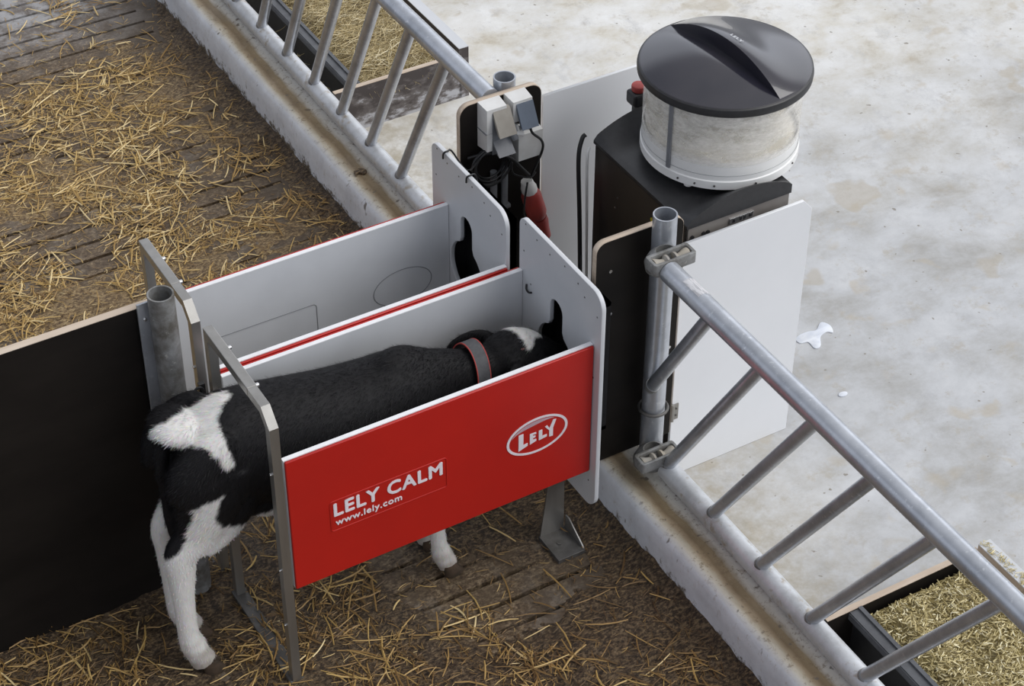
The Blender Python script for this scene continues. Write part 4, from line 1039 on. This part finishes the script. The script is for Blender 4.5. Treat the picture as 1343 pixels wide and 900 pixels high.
# ------------------------------------------------------------------ the calf
def loft(bm, secs, seg=28, n=5):
    """secs: (x,y,z, ra, rb) rings perpendicular to the path; ra sideways (y-ish), rb in the other direction"""
    P = catmull([s[:3] for s in secs], n)
    Rr = catmull([(s[3], s[4], 0) for s in secs], n)
    rings = []
    for i, p in enumerate(P):
        d = (P[min(i+1, len(P)-1)] - P[max(i-1, 0)]).normalized()
        side = Vector((0, 1, 0)); a = (side - d * side.dot(d)).normalized(); b = d.cross(a)
        rings.append([bm.verts.new(p + a * Rr[i].x * math.cos(2*PI*k/seg) + b * Rr[i].y * math.sin(2*PI*k/seg)) for k in range(seg)])
    for A, C_ in zip(rings, rings[1:]):
        for k in range(seg): bm.faces.new((A[k], A[(k+1) % seg], C_[(k+1) % seg], C_[k]))
    for rg, pp in ((rings[0], P[0]), (rings[-1], P[-1])):
        c = bm.verts.new(pp)
        for k in range(seg): bm.faces.new((rg[k], rg[(k+1) % seg], c))
def blob(bm, c, r, rot=None):
    M = Matrix.Translation(c) @ (rot.to_4x4() if rot else Matrix()) @ Matrix.Diagonal((r[0], r[1], r[2], 1))
    bmesh.ops.create_uvsphere(bm, u_segments=28, v_segments=18, radius=1, matrix=M)
def calf():
    g = thing('calf', 'black and white calf standing in the red stall, head at the feeding slot', 'calf', (0.1, 0.21, 0.0))
    bm = bmesh.new()
    # trunk: x, y, z centre, half width, half height
    loft(bm, [(-0.190, 0.236, 0.690, 0.045, 0.060), (-0.172, 0.236, 0.685, 0.082, 0.105), (-0.115, 0.236, 0.675, 0.112, 0.142), (-0.03, 0.232, 0.665, 0.122, 0.162), (0.08, 0.225, 0.640, 0.130, 0.172),
              (0.22, 0.215, 0.620, 0.136, 0.170), (0.34, 0.208, 0.620, 0.128, 0.165), (0.44, 0.203, 0.630, 0.112, 0.158), (0.53, 0.200, 0.625, 0.090, 0.130), (0.60, 0.198, 0.62, 0.055, 0.08)], 36)
    blob(bm, (-0.165, 0.238, 0.795), (0.060, 0.075, 0.035)); loft(bm, [(-0.06, 0.165, 0.785, 0.03, 0.03), (-0.09, 0.155, 0.745, 0.05, 0.075), (-0.12, 0.155, 0.68, 0.062, 0.105), (-0.13, 0.155, 0.62, 0.060, 0.10)], 24); loft(bm, [(-0.06, 0.305, 0.785, 0.03, 0.03), (-0.09, 0.312, 0.745, 0.05, 0.075), (-0.12, 0.312, 0.68, 0.062, 0.105), (-0.13, 0.310, 0.62, 0.060, 0.10)], 24)
    blob(bm, (0.43, 0.203, 0.752), (0.085, 0.055, 0.050))                         # withers
    # neck and head
    loft(bm, [(0.46, 0.203, 0.66, 0.085, 0.120), (0.54, 0.200, 0.655, 0.072, 0.098), (0.62, 0.195, 0.645, 0.062, 0.078), (0.70, 0.192, 0.640, 0.060, 0.068)], 28)
    loft(bm, [(0.695, 0.192, 0.650, 0.050, 0.055), (0.735, 0.192, 0.655, 0.068, 0.075), (0.785, 0.192, 0.645, 0.074, 0.078), (0.835, 0.191, 0.620, 0.062, 0.066), (0.880, 0.191, 0.592, 0.046, 0.052), (0.925, 0.191, 0.566, 0.043, 0.044), (0.955, 0.191, 0.550, 0.036, 0.036)], 28)
    blob(bm, (0.765, 0.190, 0.705), (0.050, 0.048, 0.030))                        # poll
    blob(bm, (0.812, 0.135, 0.655), (0.025, 0.016, 0.020)); blob(bm, (0.812, 0.247, 0.655), (0.025, 0.016, 0.020))   # eye bulges
    # ears
    def ear(s):
        y0 = 0.192 + s * 0.060
        if s > 0: pts = [(0.750, y0 - 0.01, 0.668, 0.018, 0.016), (0.730, y0 + 0.020, 0.668, 0.014, 0.032), (0.700, y0 + 0.038, 0.662, 0.012, 0.038), (0.655, y0 + 0.050, 0.650, 0.010, 0.030), (0.628, y0 + 0.052, 0.640, 0.005, 0.010)]
        else: pts = [(0.745, y0, 0.680, 0.016, 0.014), (0.725, y0 - 0.030, 0.672, 0.014, 0.032), (0.700, y0 - 0.050, 0.655, 0.013, 0.038), (0.670, y0 - 0.060, 0.632, 0.010, 0.026), (0.655, y0 - 0.060, 0.620, 0.005, 0.010)]
        loft(bm, pts, 20)
    ear(1); ear(-1)
    # front legs (y near 0.135, far 0.275)
    for s, y in ((-1, 0.145), (1, 0.262)):
        fx = 0.0 if s < 0 else -0.004
        loft(bm, [(0.455, y, 0.62, 0.045, 0.085), (0.470, y - s * 0.0, 0.52, 0.040, 0.062), (0.480, y, 0.42, 0.034, 0.042), (0.492 + fx, y, 0.325, 0.029, 0.032), (0.497 + fx, y, 0.285, 0.029, 0.031),
                  (0.500 + fx, y, 0.23, 0.022, 0.024), (0.508 + fx, y, 0.13, 0.021, 0.023), (0.516 + fx, y, 0.085, 0.028, 0.029), (0.528 + fx, y, 0.050, 0.026, 0.028), (0.536 + fx, y, 0.030, 0.026, 0.030)], 20)
    # hind legs
    def hind(y, hx, hz, fy, fx, sh=0.0):
        loft(bm, [(-0.09 + sh, y, 0.70, 0.060, 0.115), (-0.112 + sh, y, 0.62, 0.062, 0.106), (-0.132 + sh, y, 0.55, 0.054, 0.088), (-0.165 + sh, y, 0.49, 0.042, 0.066), (hx + 0.020, y, hz + 0.020, 0.034, 0.048),
                  (hx + 0.012, y + (fy - y) * .2, hz - 0.055, 0.029, 0.037), (hx + 0.008, y + (fy - y) * .5, hz - 0.15, 0.025, 0.029), (hx + 0.008, y + (fy - y) * .8, 0.17, 0.026, 0.028), (hx + 0.016, fy, 0.115, 0.031, 0.034), (hx + 0.030 + fx, fy, 0.068, 0.029, 0.032), (hx + 0.040 + fx, fy, 0.040, 0.030, 0.036)], 22)
        loft(bm, [(hx - 0.000, y, hz + 0.030, 0.014, 0.014), (hx - 0.012, y, hz + 0.005, 0.018, 0.018), (hx - 0.002, y, hz - 0.03, 0.016, 0.016)], 14)   # point of hock
        loft(bm, [(-0.04, y * 0.9 + 0.024, 0.60, 0.045, 0.070), (-0.065, y, 0.545, 0.046, 0.062), (-0.105, y, 0.485, 0.038, 0.052), (-0.16, y, 0.44, 0.030, 0.036)], 20)       # stifle
    hind(0.155, -0.232, 0.425, 0.152, 0.0)
    hind(0.290, -0.212, 0.405, 0.280, 0.0, 0.028)
    # belly tuck
    loft(bm, [(-0.04, 0.23, 0.535, 0.085, 0.06), (0.05, 0.225, 0.500, 0.10, 0.06), (0.18, 0.215, 0.485, 0.10, 0.06), (0.34, 0.208, 0.49, 0.085, 0.06)], 22)
    # tail
    loft(bm, [(-0.155, 0.234, 0.800, 0.026, 0.022), (-0.184, 0.230, 0.785, 0.019, 0.022), (-0.204, 0.224, 0.745, 0.016, 0.019), (-0.212, 0.218, 0.67, 0.015, 0.017), (-0.210, 0.214, 0.60, 0.015, 0.016), (-0.206, 0.212, 0.52, 0.019, 0.019), (-0.200, 0.212, 0.45, 0.018, 0.017), (-0.196, 0.212, 0.40, 0.007, 0.007)], 16)
    bmesh.ops.recalc_face_normals(bm, faces=bm.faces)
    me = bpy.data.meshes.new('b'); bm.to_mesh(me); bm.free()
    ob = bpy.data.objects.new('b', me); col.objects.link(ob)
    md = ob.modifiers.new('r', 'REMESH'); md.mode = 'VOXEL'; md.voxel_size = 0.0052; md.use_smooth_shade = True
    sm_ = ob.modifiers.new('s', 'SMOOTH'); sm_.factor = 0.55; sm_.iterations = 9
    dg = bpy.context.evaluated_depsgraph_get(); me2 = bpy.data.meshes.new_from_object(ob.evaluated_get(dg))
    bpy.data.objects.remove(ob); bpy.data.meshes.remove(me)
    # coat pattern: outlines drawn on an oblique map of the near flank (u along the body, v up)
    A = Vector(RX); Bv = -Vector(RY)
    def uv(p): return (p.dot(A), p.dot(Bv))
    polys = COAT
    def inside(pt, poly):
        x, y = pt; c = False; j = len(poly) - 1
        for i in range(len(poly)):
            xi, yi = poly[i]; xj, yj = poly[j]
            if (yi > y) != (yj > y) and x < (xj - xi) * (y - yi) / (yj - yi) + xi: c = not c
            j = i
        return c
    def is_white(p, nrm):
        q = uv(p + Vector((noise.noise(p * 45), noise.noise(p * 45 + Vector((9, 0, 0))), noise.noise(p * 45 + Vector((0, 9, 0))))) * 0.006)
        if p.x < 0.4:
            if p.x > 0.0 and p.z < 0.482: return 1
            for kind, poly in polys:
                if inside(q, poly): return kind
            if p.z < 0.50: return 1
            if p.x > -0.02 and p.z < 0.49: return 1
            return 0
        if p.x < 0.68 and p.z < 0.36: return 1
        if p.x > 0.7:
            for kind, poly in STAR:
                if p.z > 0.62 and inside((p.x, p.y), poly): return 1
        return 0
    cols = []; W = (0.74, 0.725, 0.70); K = (0.008, 0.0075, 0.0085)
    wh = []
    for v in me2.vertices:
        k = is_white(v.co, v.normal); wh.append(k)
    # soften the boundary
    acc = [float(k) for k in wh]
    for _ in range(1):
        s = acc[:]; cnt = [1] * len(acc)
        for e_ in me2.edges:
            a, b = e_.vertices; s[a] += acc[b]; s[b] += acc[a]; cnt[a] += 1; cnt[b] += 1
        acc = [x / c for x, c in zip(s, cnt)]
    ca = me2.color_attributes.new('coat', 'FLOAT_COLOR', 'POINT'); buf = []
    for v, t in zip(me2.vertices, acc):
        c = [K[i] + (W[i] - K[i]) * t for i in range(3)]
        if t > 0.4 and v.co.z < 0.16:                       # muddy fetlocks
            m = max(0, min(1, (0.14 - v.co.z) / 0.10 + 0.5 * noise.noise(v.co * 35))) * 0.55
            c = [c[i] * (1 - m) + (0.22, 0.15, 0.09)[i] * m for i in range(3)]
        buf += [*c, 1.0]
    ca.data.foreach_set('color', buf)
    nrms = [v.normal.copy() for v in me2.vertices]; cos = [v.co.copy() for v in me2.vertices]
    body = link_mesh('body', me2, 'calf_coat', g, True)
    # short hair as fine tapering blades following the lie of the coat
    r = random.Random(5); V = []; F = []; Cc = []
    idx = list(range(len(cos)))
    for k in range(95000):
        i = r.choice(idx); p = cos[i]; n_ = nrms[i]
        if p.z < 0.05 or p.x > 0.93: continue
        flow = Vector((-1, 0, -0.55)) if p.z > 0.5 else Vector((0.05, 0, -1))
        flow = (flow - n_ * flow.dot(n_))
        if flow.length < 1e-3: continue
        flow.normalize(); flow += Vector((r.gauss(0, .25), r.gauss(0, .25), r.gauss(0, .25)))
        L = r.uniform(0.008, 0.017) if p.z > 0.5 else r.uniform(0.005, 0.009); d = (flow * 0.9 + n_ * r.uniform(0.15, 0.45)).normalized()
        s = d.cross(n_).normalized() * 0.0007
        o_ = p + Vector((r.uniform(-.003, .003), r.uniform(-.003, .003), r.uniform(-.003, .003))) - n_ * 0.001
        b0 = len(V); V += [o_ - s, o_ + s, o_ + d * L]; F.append((b0, b0 + 1, b0 + 2))
        c = [buf[i*4 + q] * r.uniform(0.8, 1.2) for q in range(3)]; Cc += [*c, 1.0] * 3
    mh = bpy.data.meshes.new('hair'); mh.from_pydata([tuple(v) for v in V], [], F)
    ca = mh.color_attributes.new('coat', 'FLOAT_COLOR', 'POINT'); ca.data.foreach_set('color', Cc)
    h = link_mesh('hair', mh, 'calf_coat', g); h['kind'] = 'stuff'
    # hooves: two claws each
    for (x, y, rz) in ((0.536, 0.145, 0), (0.532, 0.262, 0), (-0.180, 0.152, 0), (-0.160, 0.280, 0)):
        for s in (-1, 1):
            bm = bmesh.new()
            rows = []
            for (z, a, b, dx) in ((0.004, 0.034, 0.0155, 0.006), (0.012, 0.033, 0.0155, 0.005), (0.03, 0.028, 0.0145, -0.002), (0.046, 0.022, 0.013, -0.008)):
                rows.append([bm.verts.new((x + dx + a * math.cos(t) * (1 if math.cos(t) > 0 else 0.75), y + s * 0.0150 + b * math.sin(t), z)) for t in [2*PI*k/18 for k in range(18)]])
            for a, b in zip(rows, rows[1:]):
                for k in range(18): bm.faces.new((a[k], a[(k+1) % 18], b[(k+1) % 18], b[k]))
            bm.faces.new(rows[0]); bm.faces.new(rows[-1])
            part('hoof', bm, 'hoof', g, True)
    # eyes and nostrils
    for s in (-1, 1):
        bm = bmesh.new(); blob(bm, (0.815, 0.191 + s * 0.069, 0.656), (0.013, 0.008, 0.011)); part('eye', bm, 'black_rubber', g, True)
    # small bare horn bud below the star
    bm = bmesh.new(); blob(bm, (0.768, 0.150, 0.710), (0.010, 0.008, 0.005)); o = part('horn_bud', bm, 'bud_pink', g, True); o['label'] = 'small pinkish horn bud'
mat('bud_pink', (0.20, 0.09, 0.08), (0.10, 0.05, 0.05), 60, 0.6)
C0 = Vector((-1.344, -3.398, 4.2))
def pxuv(px, py, p_depth):
    """oblique-map coordinates of a coat outline point on the flank at the given distance"""
    u0 = C0.dot(Vector(RX)); v0 = -C0.dot(Vector(RY))
    return (u0 + (px - 671.5) * p_depth / 2729.255, v0 - (py - 450) * p_depth / 2729.255)
D = 5.42
def PU(pts, d=D): return [pxuv(x, y, d) for x, y in pts]
COAT = [
 (0, PU([(229, 640), (237, 722), (252, 716), (265, 700), (270, 682), (280, 668), (277, 655), (290, 653), (305, 645), (318, 636), (316, 650), (305, 668), (312, 680), (332, 678), (350, 668), (370, 662), (420, 640), (420, 480), (330, 500), (200, 560), (180, 640), (200, 648)])),
]
COAT_WHITE = PU([(227, 568), (232, 556), (252, 545), (275, 528), (296, 516), (318, 508), (326, 514), (316, 528), (313, 545), (319, 562), (326, 578), (333, 590), (331, 600), (325, 606), (316, 592), (305, 580), (285, 574), (262, 578), (250, 572), (240, 570)])
COAT = [(1, COAT_WHITE)] + COAT + [(1, PU([(180, 636), (229, 640), (237, 722), (265, 700), (277, 655), (318, 636), (305, 668), (332, 678), (370, 662), (420, 650), (420, 900), (180, 900)]))]
STAR = [(1, [(0.752, 0.232), (0.785, 0.250), (0.815, 0.235), (0.850, 0.196), (0.848, 0.180), (0.822, 0.170), (0.800, 0.146), (0.782, 0.140), (0.776, 0.165), (0.770, 0.195)])]
calf()

# neck collar
def collar():
    g = thing('neck_collar', 'dark grey webbing collar with red edging around the calf neck', 'collar', (0.64, 0.195, 0.64))
    def ringband(name, m, x_off, wd, rad_add, th, parent, a0=0, a1=360):
        bm = bmesh.new(); n = 72; rows = []
        cx, cy, cz = 0.640 + x_off, 0.195, 0.646
        for k in range(n + 1 if a1 - a0 < 360 else n):
            a = math.radians(a0 + (a1 - a0) * k / n)
            ry, rz = 0.0715 + rad_add, 0.089 + rad_add
            row = []
            for (dx, dr) in ((-wd/2, 0), (wd/2, 0), (wd/2, th), (-wd/2, th)):
                row.append(bm.verts.new((cx + dx + 0.12 * (rz * math.sin(a)) , cy + (ry + dr) * math.cos(a), cz + (rz + dr) * math.sin(a))))
            rows.append(row)
        m_ = len(rows); rg = range(m_ if a1 - a0 >= 360 else m_ - 1)
        for i in rg:
            A_, B_ = rows[i], rows[(i + 1) % m_]
            for k in range(4): bm.faces.new((A_[k], A_[(k+1) % 4], B_[(k+1) % 4], B_[k]))
        if a1 - a0 < 360: bm.faces.new(rows[0]); bm.faces.new(rows[-1])
        return part(name, bm, m, parent, True)
    ringband('webbing', 'collar_grey', 0, 0.036, 0, 0.003, g)
    ringband('red_edging', 'collar_red', -0.0185, 0.0022, 0, 0.0036, g)
    ringband('red_edging', 'collar_red', 0.0185, 0.0022, 0, 0.0036, g)
    ringband('keeper', 'black_rubber', 0, 0.042, 0.002, 0.006, g, 205, 222)
    ringband('buckle', 'dark_steel', 0, 0.040, 0.0035, 0.004, g, 196, 206)
collar()
